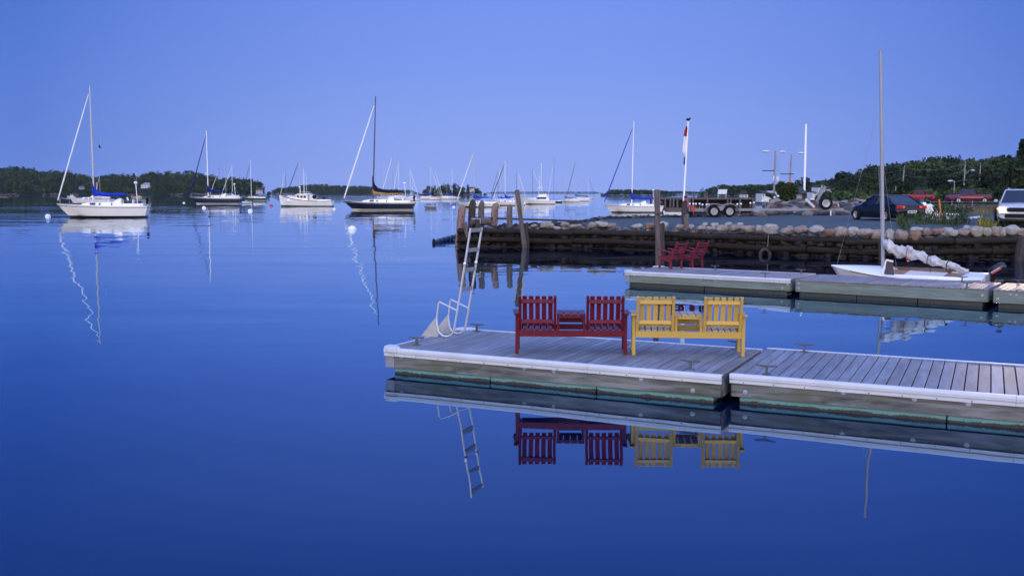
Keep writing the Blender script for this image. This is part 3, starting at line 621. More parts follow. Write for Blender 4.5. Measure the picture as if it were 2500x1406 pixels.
far=[('white sailboat with a dark mast half hidden behind the navy boat',512,556,536,484,411,dict(cover=None,jib='jibwhite',mastm='mast_dark')),
('white sailboat with a tall thin mast behind the stern of the navy boat',532,578,552,484,408,dict(cover=None,jib=None)),
('white sailboat with a white rolled jib behind the stern of the navy boat',540,590,568,485,404,dict(cover='navycanvas',jib='jibwhite',mastm='mast_white')),
('white sailboat with a dark mast behind the bow of the lobster boat',684,728,698,486,411,dict(cover='redcanvas',jib='jibwhite',mastm='mast_dark')),
('white sailboat with a dark rolled jib behind the lobster boat cabin',700,772,732,486,388,dict(cover=None,jib='navycanvas',mastm='mast')),
('white sailboat with a tall white mast right of the lobster boat cabin roof',722,775,742,485,410,dict(cover=None,jib=None,mastm='mast_white')),
('white sailboat with a thin grey mast and white rolled jib behind the black boat cover',930,995,959,488,377,dict(cover=None,jib='jibwhite',mastm='wire')),
('white sailboat with paired white mast and jib behind the black boat boom end',958,1005,974,488,393,dict(cover=None,jib='jibwhite',mastm='mast_white')),
('faint thin masted sailboat behind the black boat mast',918,958,936,486,390,dict(cover=None,jib=None,mastm='mast')),
('white sailboat whose jib slopes to the right over the white cabin cruiser',980,1022,1002,487,412,dict(cover=None,jib='jibwhite',bow=1,mastm='mast_white')),
('white sailboat with a blue cover in front of the wooded island, left one',1026,1078,1052,487,407,dict(cover='bluecanvas',jib='jibwhite',bow=1,mastm='mast_white',rollr=.7)),
('white sailboat with a black mast foot in front of the wooded island',1048,1082,1062,488,413,dict(cover='blackcanvas',jib='jibwhite',bow=1,booml=.3)),
('white sailboat with a blue cover under the right end of the wooded island',1078,1126,1104,487,413,dict(cover='bluecanvas',jib=None,bow=1,mastm='mast_white')),
('white sailboat with a short thin mast and blue awning left of the blue covered one',1066,1100,1091,484,441,dict(cover='bluecanvas',jib=None,mastm='mast')),
('white sailboat with a blue cover behind the third and fourth wooden piles',1198,1284,1233,502,393,dict(cover='bluecanvas',jib='navycanvas',mastm='mast_white',detail=1)),
('white sailboat with a blue sail bag and slanting white jib behind the fourth pile',1204,1262,1223,497,405,dict(cover='bluecanvas',jib='jibwhite',mastm='mast')),
('small sailboat with a short dark mast left of the two tall white masts',1196,1236,1216,492,415,dict(cover='navycanvas',jib='navycanvas',mastm='mast_dark')),
('sailboat with a dark mast seen just above the leaning wooden post',1238,1290,1261,492,420,dict(cover=None,jib=None,mastm='mast_dark')),
('sailboat with a white jib sloping right above the leaning wooden post',1246,1284,1267,488,424,dict(cover=None,jib='jibwhite',bow=1,mastm='mast_white')),
('sailboat with a faint dark mast behind the wheelhouse of the motor yacht',1286,1332,1300,490,412,dict(cover=None,jib='jibwhite',bow=1,mastm='mast_dark')),
('black hulled sailboat with a dark mast behind the stern of the motor yacht',1336,1373,1352,495,388,dict(hm='black',stripe='antifoul_black',cover=None,jib='jibwhite',mastm='mast_dark',spread=2)),
('white sailboat with a burgundy sail cover right of the black hulled boat',1368,1416,1379,494,392,dict(cover='redcanvas',jib=None,mastm='mast',booml=.55)),
('white sailboat with a teal rolled jib, right of the burgundy covered one',1382,1440,1405,492,390,dict(cover='greencanvas',jib='greencanvas',mastm='mast',booml=.5)),
('small white sailboat with a dark jib sloping right, last of the far moored row',1426,1453,1436,487,428,dict(cover='redcanvas',jib='navycanvas',bow=1,mastm='mast_white')),
('distant white sailboat with a short mast behind the blue boat cover at far left',232,270,245,486,428,dict(cover=None,jib='jibwhite',mastm='mast')),
('yellow hulled sailboat with a thin mast off the wooded shore at left',324,346,334,483,418,dict(hm='yellow_hull',stripe=None,cover=None,jib=None,mastm='mast_white')),
]
for (lb,a,b_,c_,wy,yt,k) in far:
    k.setdefault('detail',1); k.setdefault('spread',1); k.setdefault('fb',1.15); k.setdefault('rollr',1.2); k.setdefault('mw',1.0)
    if k.get('cover') is None: k['boom']=1
    sail(lb,a,b_,c_,wy,yt,**k)
# motor boats ---------------------------------------------------------------
def motorboat(label,X0,X1,WY,bow=-1,kind='lobster',cat='motorboat',hm='white',yaw=0):
    c=at((X0+X1)/2,WY,0); px=c.y/F; L=(X1-X0)*px; B=L*.33; rz=(PI if bow<0 else 0)+yaw
    t=thing({'lobster':'lobster_boat','yacht':'motor_yacht','cruiser':'cabin_cruiser'}[kind],label,cat,(c.x,c.y,0),rz)
    fs,fb={'lobster':(.105,.205),'yacht':(.11,.20),'cruiser':(.11,.15)}[kind]; fs*=L; fb*=L
    kw=dict(sheer=.05*L if kind=='lobster' else .02*L,tw=.86)
    rk={'lobster':.035,'yacht':.16,'cruiser':.12}[kind]
    obj('hull',hullmb(L,B,fs,fb,rk,.0,s0=.13,s1=1,**kw),M[hm if kind!='yacht' else 'white'],t,smooth=True,auto=55)
    obj('bottom_paint',hullmb(L*.999,B*.99,fs,fb,rk,.0,s0=-.35,s1=.131,sections=4,**kw),M['antifoul_green' if kind=='lobster' else 'antifoul_black'],t,smooth=True,auto=55)
    mb=MB(); mb.loft(hull(L*.997,B*1.02,fs,fb,rk,.0,s0=.93,s1=1.0,sections=1,**kw)); obj('rub_rail',mb,M['rubber' if kind=='lobster' else 'cream'],t)
    mb=MB(); mb.loft(hull(L*.98,B*.97,fs,fb,rk,.0,s0=.97,s1=1.02,sections=1,**kw)); obj('deck',mb,M['white'],t)
    dz=lambda x:deckz(fs,fb,(x+L/2)/L,kw['sheer'])
    def house(name,x0,x1,h,w,ins=.06,slopef=.03,z=None,m='white',sa=.0):
        z=dz((x0+x1)/2*L)-.05*L if z is None else z; x0*=L;x1*=L;h*=L;w*=B/2
        pts=[(x0,z),(x0+sa*L,z+h),(x1-slopef*L,z+h),(x1,z)]
        mb=MB(); mb.loft([[V(a,-w*(1 if q<2 or 1 else 1),b_) for q,(a,b_) in enumerate(pts)],[V(a,-w*.0,b_) for a,b_ in pts]],True,False)
        mb=MB(); v=[]
        for (a,zz) in pts:
            k=w if zz==z else w*.88
            v+=[V(a,-k,zz),V(a,k,zz)]
        mb.add(v,[(0,2,4,6),(1,7,5,3),(0,1,3,2),(2,3,5,4),(4,5,7,6),(6,7,1,0)])
        obj(name,mb,M[m],t,bevel=.01*L/2); return z,w
    def wins(xs,z0,z1,w,m='glass'):
        for a,b_ in xs:
            for sg in (-1,1):
                mb=MB(); mb.box(a*L,b_*L,sg*w-.03,sg*w+.03,z0,z1); obj('window',mb,M[m],t)
    if kind=='lobster':
        z,w=house('trunk_cabin',.10,.34,.075,.62,slopef=.05); 
        z,w=house('wheelhouse',-.045,.155,.155,.66,slopef=.03)
        zz=z+.085*L; wins([(-.02,.025),(.04,.085)],zz,zz+.045*L,w*.955); wins([(.105,.13)],zz,zz+.05*L,w*.94)
        mb=MB(); mb.box(.128*L,.152*L,-w*.8,w*.8,zz,zz+.045*L); obj('windscreen',mb,M['glass'],t)
        mb=MB(); mb.box(-.10*L,.15*L,-w*.99,w*.99,z+.155*L,z+.165*L); obj('roof',mb,M['white'],t)
        zt=z+.165*L
        mb=MB(); mb.tube([V(.10*L,0,zt),V(.10*L,0,zt+.10*L)],.05,6); mb.ball(V(.115*L,0,zt+.12*L),(.28,.28,.12),2); obj('radar_dome',mb,M['mast_white'],t,smooth=True)
        mb=MB(); mb.tube([V(.03*L,-.3,zt),V(.035*L,-.3,zt+.42*L)],.025,5); mb.tube([V(-.02*L,.3,zt),V(-.015*L,.3,zt+.36*L)],.025,5); obj('aerials',mb,M['mast_white'],t)
        mb=MB(); mb.box(-.46*L,-.2*L,-w*.5,w*.5,dz(-.3*L)-.02,dz(-.3*L)+.03*L); mb.box(-.18*L,-.06*L,-w*.7,w*.1,dz(-.1*L),dz(-.1*L)+.06*L); obj('engine_box',mb,M['cream'],t)
        mb=MB(); mb.ball(V(-.16*L,.2,dz(-.1*L)+.07*L),(.5,.4,.45),2,.3,3); mb.ball(V(-.33*L,-.4,dz(-.3*L)+.05*L),(.35,.3,.25),2,.3,5); obj('deck_gear',mb,M['rubber'],t)
        mb=MB(); 
        for k in range(6):
            x=lerp(.22,.47,k/5)*L; y=B*.5*max(1-((x/L+.5-.42)/.58)**2.1,.03)*.9; mb.tube([V(x,y,dz(x)),V(x,y,dz(x)+.06*L)],.03,4); mb.tube([V(x,-y,dz(x)),V(x,-y,dz(x)+.06*L)],.03,4)
        obj('bow_rail',mb,M['rail'],t)
    elif kind=='yacht':
        z,w=house('foredeck_cabin',.02,.30,.07,.55,slopef=.14)
        z,w=house('saloon',-.32,.10,.125,.74,slopef=.10,sa=.015,z=dz(-.1*L)-.02*L)
        zz=z+.05*L; wins([(-.24,.04)],zz,zz+.052*L,w*.955)
        z2,w2=house('flybridge',-.26,.03,.065,.66,slopef=.09,z=z+.125*L)
        mb=MB(); mb.box(-.24*L,-.02*L,-w2*.8,w2*.8,z2+.125*L,z2+.137*L); obj('bimini',mb,M['navycanvas'],t)
        mb=MB(); 
        for x in (-.23,-.03):
            for sg in (-1,1): mb.tube([V(x*L,sg*w2*.75,z2+.05*L),V(x*L,sg*w2*.75,z2+.126*L)],.03,5)
        obj('bimini_frame',mb,M['rail'],t)
        mb=MB(); mb.tube([V(-.02*L,0,z2+.06*L),V(-.02*L,0,z2+.30*L)],.05,5); mb.tube([V(-.10*L,-.5,z2+.1*L),V(-.10*L,-.5,z2+.95*L)],.05,5); mb.tube([V(-.05*L,.5,z2+.1*L),V(-.05*L,.5,z2+.6*L)],.05,5)
        mb.bar((-.2*L,0,z2+.25*L),(.06*L,0,z2+.25*L),.05); mb.bar((-.02*L,-.8,z2+.28*L),(-.02*L,.8,z2+.28*L),.05); obj('aerials',mb,M['mast_white'],t)
        mb=MB(); pr=None
        for k in range(9):
            x=lerp(.0,.485,k/8)*L; y=B*.5*max(1-((x/L+.5-.42)/.58)**2.1,.03)*.9
            for sg in (-1,1): mb.tube([V(x,sg*y,dz(x)),V(x,sg*y,dz(x)+.055*L)],.02,4)
            if pr:
                for sg in (-1,1): mb.tube([V(pr[0],sg*pr[1],pr[2]),V(x,sg*y,dz(x)+.055*L)],.025,4)
            pr=(x,y,dz(x)+.055*L)
        obj('bow_rail',mb,M['rail'],t)
    else:
        z,w=house('cabin',-.12,.26,.085,.66,slopef=.12)
        zz=z+.045*L; wins([(-.08,-.01),(.02,.10)],zz,zz+.028*L,w*.96)
        z2,w2=house('windscreen',-.22,-.02,.08,.62,slopef=.10,z=z+.085*L,m='white')
        mb=MB(); mb.box(-.4*L,-.13*L,-w*.7,w*.7,z2+.07*L,z2+.08*L); obj('canopy',mb,M['white'],t)
        mb=MB(); mb.tube([V(-.15*L,0,z2),V(-.15*L,0,z2+.35*L)],.04,5); mb.tube([V(.47*L,0,dz(.4*L)),V(.47*L,0,dz(.4*L)+.1*L)],.04,5); obj('aerials',mb,M['mast_white'],t)
    return t
motorboat('white lobster boat with a small wheelhouse and long low stern',682,813,504)
motorboat('large white motor yacht with a flybridge and dark side windows, right of the leaning post',1271,1355,499,kind='yacht')
motorboat('white cabin cruiser with a flybridge partly hidden by the stern of the black sailboat',984,1024,491,kind='yacht')
motorboat('white power cruiser moored right behind the cockpit of the nearest white sailboat',170,274,498,kind='cruiser')
motorboat('small distant white motorboat left of the bow of the moored white cruiser',163,184,482,kind='cruiser')
# dinghies -------------------------------------------------------------------
def dinghy(label,X0,X1,WY,m,bow=-1,inflat=False,h=.5,yaw=0):
    c=at((X0+X1)/2,WY,0); L=(X1-X0)*c.y/F; B=L*.42; t=thing('dinghy',label,'dinghy',(c.x,c.y,0),(PI if bow<0 else 0)+yaw)
    if inflat:
        mb=MB(); pts=[V(-L/2,-B/2.4,.25),V(L*.2,-B/2.4,.26),V(L*.42,-B*.2,.32),V(L*.5,0,.36),V(L*.42,B*.2,.32),V(L*.2,B/2.4,.26),V(-L/2,B/2.4,.25)]
        mb.tube(pts,[.12,.22,.22,.22,.22,.22,.12],10); obj('tube',mb,m,t,smooth=True)
        mb=MB(); mb.box(-L*.45,L*.35,-B*.3,B*.3,.1,.14); mb.box(-L*.42,-L*.39,-B*.35,B*.35,.1,.48); obj('floor',mb,M['cream'],t)
        mb=MB(); mb.box(-L*.5,-L*.42,-.12,.12,.05,.62); mb.ball((-L*.46,0,.75),(.22,.14,.18),2); obj('outboard_motor',mb,M['rubber'],t)
    else:
        r=hull(L,B,h,h*1.25,.08,.03,s0=-.3,sheer=.1*h); mb=MB(); mb.loft(r,True,True); obj('hull',mb,m,t,smooth=True,auto=55)
        mb=MB(); mb.loft(hull(L*.99,B*1.05,h,h*1.25,.08,.03,s0=.9,s1=1.04,sections=1,sheer=.1*h)); obj('gunwale',mb,M['cream'],t)
        mb=MB(); mb.box(-L*.1,-L*.02,-B*.40,B*.40,h*1.03,h*1.1); obj('thwart',mb,M['cream'],t)
    return t
dinghy('white inflatable dinghy tied behind the navy sailboat',588,617,497,M['white'],inflat=True)
mg=mat('grey_dinghy_paint',(.16,.17,.16),.6); md=mat('dark_dinghy_paint',(.07,.07,.06),.6)
dinghy('grey rowing dinghy floating alone right of the black sailboat',1036,1066,509,mg,h=.42)
dinghy('dark dinghy tied in front of the left white boat by the island',1049,1064,488,md,h=.55)
dinghy('white rowing dinghy behind the flagpole, astern of the blue covered sailboat',1618,1664,526,M['white'],h=.48)
dinghy('low white skiff at the far left edge off the wooded shore',-6,21,482,mg,h=.35)
dinghy('tiny pale skiff lying off the shore at far left',28,42,475.5,M['white'],h=.6)
# mooring buoys ----------------------------------------------------------------
mbuoy=MB(); mbuoy.ball((0,0,.02),(1,1,.86),3); mring=MB(); mring.lathe([(.985,-.16),(1.012,-.10),(1.012,-.05),(.985,.01)],(0,0,0),20); mey=MB(); mey.tube([V(-.2,0,.8),V(-.12,0,1.05),V(.12,0,1.05),V(.2,0,.8)],.06,6)
pb=None
for X,Y,r,lb,m_ in ((860,561,.36,'round white mooring ball, biggest and nearest, below the black sailboat','buoy'),(117,529,.34,'white mooring ball left of the nearest white sailboat','buoy'),
  (449,496,.33,'white mooring ball off the bow of the navy sailboat','buoy'),(498,508,.38,'white mooring ball below the navy sailboat','buoy'),(611,516,.40,'white mooring ball below the green sailboat','buoy'),
  (816,512,.32,'white mooring ball between the lobster boat and the black sailboat','buoy'),(662,503,.42,'red mooring ball left of the lobster boat','redplastic'),(1108,506,.30,'white mooring ball left of the wooden piles','buoy'),
  (311,484,.5,'distant white mooring ball above the stern of the nearest sailboat','buoy'),(312.5,488,.4,'distant white mooring ball just behind the stern rail of the nearest sailboat','buoy')):
    p=at(X,Y,0); t=thing('mooring_buoy',lb,'buoy',p,0,'mooring buoys'); t.scale=(r,)*3
    obj('float',mbuoy,M[m_],t,smooth=True); obj('band',mring,M['rubber'] if m_=='buoy' else M['redplastic'],t,smooth=True); obj('ring',mey,M['wire'],t)
# small sailboat at the far dock ------------------------------------------------
pb_=atd(2031,668,B0.y+alongB(2031)*ub.y+2.9); 
bx0=B0+ub*alongB(2060)+vb*(WB+.75); k_=(2412-1250)/F; Q_=B0+vb*(WB+.80); bx1=Q_+ub*((k_*Q_.y-Q_.x)/(ub.x-k_*ub.y))
bx0.z=bx1.z=0; D_=bx0-bx1; LL=D_.length*1.0; cc=(bx0+bx1)/2
bow=at(2031,643,.76)
L=(V(bow.x,bow.y,0)-V(bx1.x,bx1.y,0)).length; dd=V(bow.x-bx1.x,bow.y-bx1.y,0); rz=math.atan2(dd.y,dd.x); cc=V((bow.x+bx1.x)/2,(bow.y+bx1.y)/2,0); HEEL=R(5)
t=thing('daysailer','small open white sailboat with a loosely flaked white sail, tied behind the far dock','sailboat',cc,rz,lean=(-HEEL,0))
Bm=1.9
kw=dict(sheer=.10,tw=.70,sections=8)
obj('hull',hullmb(L,Bm,.56,.70,.10,.0,s0=-.25,s1=1,**kw),M['white'],t,smooth=True,auto=55)
mb=MB(); r_=hull(L*.99,Bm*1.02,.56,.70,.10,.0,s0=.93,s1=1.0,sheer=.10,tw=.70,sections=1); mb.loft(r_,False,False)
obj('gunwale',mb,mat('varnished_wood_trim',(.30,.17,.09),.4),t)
# foredeck + side decks
dz2=lambda x:deckz(.56,.70,(x+L/2)/L,.10)
def wd(tt): return Bm/2*((.70+.30*math.sin(min(tt/.42,1)*PI/2)) if tt<.42 else (1-((tt-.42)/.58)**2.1))
rings=[]
for k in range(11):
    tt=lerp(.60,1.0,k/10); x=-L/2+L*tt; z=dz2(x); b=max(wd(tt),.01); cam_=.10*math.sin(PI*(1-k/10)*.5)
    rings.append([V(x,-b,z),V(x,-b*.5,z+cam_*.8+.02),V(x,0,z+cam_+.02),V(x,b*.5,z+cam_*.8+.02),V(x,b,z),V(x,0,z-.05)])
mb=MB(); mb.loft(rings); obj('foredeck',mb,M['white'],t,smooth=True,auto=50)
mb=MB()
for sg in (-1,1):
    rr=[]
    for k in range(8):
        tt=lerp(.0,.60,k/7); x=-L/2+L*tt; z=dz2(x); b=wd(tt); rr.append([V(x,sg*b,z),V(x,sg*(b-.30),z+.03),V(x,sg*(b-.30),z-.25),V(x,sg*(b-.02),z-.25)])
    mb.loft(rr)
mb.box(-L/2+.01,-L/2+.6,-wd(0)+.3,wd(0)-.3,dz2(-L/2)-.02,dz2(-L/2)+.02)
obj('side_decks',mb,M['white'],t)
mb=MB(); mb.box(-L/2+.5,L*.1,-.55,.55,.16,.2); obj('cockpit_sole',mb,M['cream'],t)
mb=MB(); mb.box(-L*.30,L*.1,-.62,-.58,dz2(0)-.1,dz2(0)+.09); obj('coaming',mb,mat('varnished_coaming',(.15,.095,.065),.4),t)
mb=MB(); mb.box(-L*.38,L*.1,.58,.62,dz2(0)-.1,dz2(0)+.05); obj('inner_coaming',mb,M['white'],t)
mr=ray(2157,645); dm=cc.y+ .0
# mast: place where the boat centreline crosses the photo column 2157
k=mr.x/mr.y; tpar=(k*cc.y-cc.x)/(dd.normalized().x-k*dd.normalized().y); xm=tpar; zm=dz2(xm)+.05
pm=cc+dd.normalized()*xm; mtop=H+ray(2150,124).z*(pm.y/ray(2150,124).y); dx=(atd(2150,124,pm.y).x-atd(2157,640,pm.y).x)*(-1)
mb=MB(); mb.tube([V(xm,-zm*.087,zm-.3),V(xm+dx*.45,-mtop*.5*.087,mtop*.5),V(xm+dx,-mtop*.087,mtop)],[.058,.055,.040],12); obj('mast',mb,mat('grey_aluminium_spar',(.27,.28,.30),.5,.2,var=.05),t,smooth=True,auto=60)
mb=MB(); 
wline(mb,V(xm+dx*.7,0,mtop*.74),V(L*.46,0,dz2(L*.46)+.05),.0035); wline(mb,V(xm+dx*.7,0,mtop*.74),V(xm-.2,wd(.6)-.05,dz2(xm)),.0035); wline(mb,V(xm+dx*.7,0,mtop*.74),V(xm-.2,-wd(.6)+.05,dz2(xm)),.0035)
obj('rigging_wires',mb,M['wire'],t)
# rope lashings and sail
def loc(X,Y):
    r=ray(X,Y); e=dd.normalized(); k=r.x/r.y; s=(k*cc.y-cc.x)/(e.x-k*e.y); y=cc.y+e.y*s; return V(s,0,H+r.z*y/r.y)
bend=loc(2362,666); bst=loc(2163,604)
mb=MB(); mb.tube([bst,bend],.03,8); obj('boom',mb,mat('boom_spar',(.45,.45,.45),.4,.4),t,smooth=True,auto=60)
rings=[]; NS=110; rr_=random.Random(4)
for i in range(NS+1):
    s=i/NS; c=lerp(bst,bend,s*1.02)+V(0,.04*math.sin(s*21),.045*math.cos(s*17)*(1-s)+.06)
    rad=lerp(.18,.065,s**1.1)*(1+.16*math.sin(s*44)+.10*math.sin(s*23+1))
    if s<.06: rad=lerp(.10,.20,s/.06)
    ring=[]
    for j in range(20):
        a=2*PI*j/20+s*4.5; kf=1+.22*math.sin(3*a+s*34)+.13*noise.noise(V(j*.9,s*30,2)); q_=V(0,math.cos(a)*.9,math.sin(a)*1.05); ring.append(c+q_*rad*(kf+.30*noise.noise(V(math.cos(a)*2,s*34,math.sin(a)*2)))+V(.05*noise.noise(V(a,s*40,7)),0,0))
    rings.append(ring)
mb=MB(); mb.loft(rings)
o_=obj('flaked_sail',mb,M['sail'],t,smooth=True)
mb=MB(); hd_=[]
for i in range(9):
    s=i/8; c=lerp(loc(2163,586),loc(2180,612),s)+V(0,.02,0); rad=lerp(.03,.16,math.sin(PI*min(s*.75+.05,1))); hd_.append([c+V(math.cos(a)*rad*(1+.25*math.sin(3*a+i)),math.sin(a)*rad*.7,.06*math.sin(2*a+i)) for a in [2*PI*j/12 for j in range(12)]])
mb.loft(hd_); obj('sail_head',mb,M['sail'],t,smooth=True)
mb=MB(); mred=M['redplastic']
for s in (.3,): 
    c=lerp(bst,bend,s); mb.tube([c+V(.03*math.cos(a)-.0,.22*math.cos(a),.22*math.sin(a)+.02) for a in [2*PI*j/14 for j in range(15)]],.012,5,False)
obj('red_sail_tie',mb,mred,t)
mb=MB()
for s in (.55,.78):
    c=lerp(bst,bend,s); mb.tube([c+V(.03*math.cos(a),.17*math.cos(a),.17*math.sin(a)+.02) for a in [2*PI*j/14 for j in range(15)]],.012,5,False); mb.tube([c+V(0,-.1,-.1),c+V(.05,-.45,-.50)],.006,4)
wline(mb,loc(2180,615),loc(2186,655)+V(0,-.5,0),.008)
obj('sail_ties',mb,M['rubber'],t)
# small hatch board with dark opening (spray hood) near the mast foot
mb=MB(); mb.prism([(xm-.50,dz2(xm)-.05),(xm-.18,dz2(xm)-.05),(xm-.30,dz2(xm)+.44),(xm-.44,dz2(xm)+.40)],.60,.64,'y'); obj('splash_board',mb,mat('dark_splash_board',(.06,.05,.06),.3),t)
mb=MB(); mb.bar((xm-.14,.66,dz2(xm)-.05),(xm-.27,.66,dz2(xm)+.46),.03,.04); mb.bar((xm-.27,.66,dz2(xm)+.46),(xm-.47,.66,dz2(xm)+.42),.03,.05); obj('board_frame',mb,M['buoy'],t)
# outboard motor hung on the stern (tilted up)
p=at(2420,680,.62); p=cc-dd.normalized()*(L/2+.02)
sub=obj('outboard_clamp',MB().box(-L/2-.10,-L/2,-.10,.10,.25,.60),M['galv'],t)
mb=MB(); cpt=V(-L/2-.10,.05,.66); axm=Matrix.Translation(cpt)@Matrix.Rotation(R(35),4,'Y')@Matrix.Scale(1.0,4)
rings=[]
for q,(x,w_,h_) in enumerate(((.0,.07,.08),(.05,.12,.125),(.2,.135,.145),(.36,.125,.135),(.46,.10,.11),(.50,.05,.06))):
    rings.append([axm@V(-x,w_*math.cos(a)*(1 if abs(math.cos(a))<.9 else .96),h_*math.sin(a)) for a in [2*PI*j/14 for j in range(14)]])
mb.loft(rings); obj('outboard_motor',mb,mat('black_motor_cowl',(.008,.008,.014),.2,var=.1),t,smooth=True,auto=60)
mb=MB(); 
mb.add([axm@V(*q) for q in ((-.08,.137,-.02),(-.38,.137,-.02),(-.38,.140,-.055),(-.08,.140,-.055),(-.08,.12,-.02),(-.38,.11,-.02),(-.38,.11,-.055),(-.08,.12,-.055))],[(0,1,2,3),(4,7,6,5),(0,4,5,1),(1,5,6,2),(2,6,7,3),(3,7,4,0)]); obj('red_stripe',mb,M['redplastic'],t)
mb=MB(); mb.add([axm@V(*q) for q in ((-.08,.139,.02),(-.36,.139,.02),(-.36,.142,-.008),(-.08,.142,-.008),(-.08,.12,.02),(-.36,.11,.02),(-.36,.11,-.008),(-.08,.12,-.008))],[(0,1,2,3),(4,7,6,5),(0,4,5,1),(1,5,6,2),(2,6,7,3),(3,7,4,0)]); obj('silver_lettering_band',mb,M['alu'],t)
mb=MB(); mb.tube([axm@V(-.05,0,-.08),axm@V(.10,0,-.30),axm@V(.2,0,-.55)],[.06,.045,.04],8); obj('motor_leg',mb,M['rubber'],t,smooth=True,auto=60)
# ------------------------------------------------------------------ crib wall and gravel lot
WD=[(1113,55.6),(1310,54.6),(1600,52.3),(1760,50),(2000,46.4),(2200,45.2),(2500,44.6),(2750,44.2)]
def wx(X): r=ray(X,600); d=interp(WD,X); return r.x/r.y*d,d
wallX=[1118,1200,1300,1400,1500,1600,1700,1790,1880,1970,2060,2150,2240,2330,2420,2500,2580,2700]
WP=[V(*wx(X),0) for X in wallX]
WZ=[1.0,1.0,1.0,1.0,1.0,1.0,.97,.95,.95,.93,.92,.86,.84,.95,.98,.98,.98,.98]
t=thing('crib_wall','low wall of dark horizontal logs holding back stones at the waterline','wall',WP[0])
o0=WP[0]; rnd=random.Random(11)
def logmb(p,q,r,seed):
    mb=MB(); pts=[];rs=[]
    for i in range(9):
        s=i/8; c=lerp(p,q,s); pts.append(c+V(0,rnd.uniform(-.012,.012),.025*math.sin(s*5+seed)+rnd.uniform(-.012,.012))); rs.append(r*rnd.uniform(.88,1.06))
    mb.tube(pts,rs,12); return mb
for (z,r,off) in ((0,.15,0),(-.46,.15,.04),(-.94,.16,.10)):
    i=0; k=0
    while i<len(WP)-1:
        stp=rnd.choice((2,3,3)) ; j=min(i+stp,len(WP)-1)
        p=WP[i]-o0+V(0,-off,WZ[i]-r+z+rnd.uniform(-.03,.03)); q=WP[j]-o0+V(0,-off,WZ[j]-r+z+rnd.uniform(-.03,.03)); dv=(q-p)*.004
        if j-i>1: # follow the bend
            mid=[WP[m_]-o0+V(0,-off,WZ[m_]-r+z) for m_ in range(i,j+1)]
            q=mid[-1]
        mb=logmb(p+dv,q-dv,r,k); obj('log',mb,M['log' if z==0 else 'wetlog'],t,smooth=True,auto=60); i=j; k+=1
tot=0
for i in range(len(WP)-1):
    a,b_=WP[i]-o0,WP[i+1]-o0; L=(b_-a).length; n=max(1,int(L/2.1))
    for m_ in range(n):
        s=(m_+.5)/n+rnd.uniform(-.12,.12); c=lerp(a,b_,s); wz=lerp(WZ[i],WZ[i+1],s)
        for zz in (-.385,-.86):
            if rnd.random()<.78:
                mb=MB(); c2=c+V(rnd.uniform(-.3,.3),-.16-(.06 if zz<-.5 else 0),wz+zz); rr=rnd.uniform(.10,.145); mb.tube([c2,c2+V(.02,.7,0)],[rr,rr*1.02],12); obj('tie_log_end',mb,M['logend'],t,smooth=True,auto=50)
mb=MB(); 
for i in range(len(WP)-1):
    a,b_=WP[i]-o0,WP[i+1]-o0; L=(b_-a).length; n=int(L/.30)
    for m_ in range(n):
        for zz in (-.40,-.62,-.86,-1.1):
            s=(m_+rnd.random())/n; c=lerp(a,b_,s); wz=lerp(WZ[i],WZ[i+1],s)
            mb.ball(c+V(0,.16+rnd.uniform(-.05,.1),wz+zz+rnd.uniform(-.08,.08)),(rnd.uniform(.14,.30),.16,rnd.uniform(.08,.16)),1,.3,rnd.random()*50,rnd.uniform(-.3,.3))
obj('rock_fill',mb,M['fillrock'],t,smooth=True,kind='stuff')
for zz in (-.02,-.30,-.58,-.86,-1.12):
    obj('log',logmb(V(.10+zz*.05,-.05,1.0-.15+zz),V(.55,3.2,1.0-.15+zz),.15,zz),M['wetlog'],t,smooth=True,auto=60)
mb=MB(); f=[]
for i in range(len(WP)): mb.v+=[WP[i]-o0+V(0,.36,WZ[i]-.16),WP[i]-o0+V(0,.36,-1.5)]
mb.f=[(2*i,2*i+1,2*i+3,2*i+2) for i in range(1,len(WP)-1)]
mb.v+=[p+V(0,.15,0) for p in mb.v[:]]; n_=len(WP)*2; mb.f+=[tuple(q+n_ for q in reversed(f_)) for f_ in mb.f]
obj('backing',mb,M['under'],t)
# ground of the lot and the shore behind: one height field
def gz(x,y):
    X=1250+x/y*F*.999 # photo column of this direction, only used as an azimuth number
    d=y; wd_=interp(WD,X)
    if X<1121: return -2
    if d<wd_+.3: return -2 if d<wd_+.12 else .8
    edge=interp([(1100,56.4),(1190,57),(1300,58.5),(1400,61),(1480,70),(1600,71),(1720,70),(1800,69),(1900,69),(2000,70),(2100,78),(2300,90),(2600,95)],X)
    wz_=interp(list(zip(wallX,WZ)),X)
    base=lerp(wz_-.04,interp([(1100,.9),(1400,1.12),(1700,1.30),(2100,1.46),(2500,1.50)],X),min((d-wd_-.3)/3.0,1))
    if d<edge: z=base
    else:
        k=(d-edge)
        if X<1760: z=base-k*.55
        elif X<1880: z=lerp(base-k*.55,base+min(k*.10,.3),(X-1760)/120)
        else: z=base+min(k*.10,.45)
        if X>1760:
            far_=interp([(1760,-1.2),(1900,1.5),(2000,1.9),(2120,1.9),(2190,1.40),(2500,1.40)],X)
            z=lerp(z,far_,min(k/22,1)) if X>1850 else z
    z+= .035*noise.noise(V(x*.5,y*.5,0))+.015*noise.noise(V(x*2,y*2,3))
    return max(z,-2)
mb=MB(); xs_=[];  rows=[]
ds=[44,44.4,44.8,45.2,45.5,45.8,46.2,46.6,47,47.5,48,48.6,49.2,50]+[50+.5*i for i in range(1,60)]+[80+1.5*i for i in range(30)]+[126+5*i for i in range(12)]
cols=[1090+8*i for i in range(212)]
for d in ds:
    for X in cols:
        x=(X-1250)/F*d/.999; mb.v.append(V(x,d,gz(x,d)))
nc=len(cols)
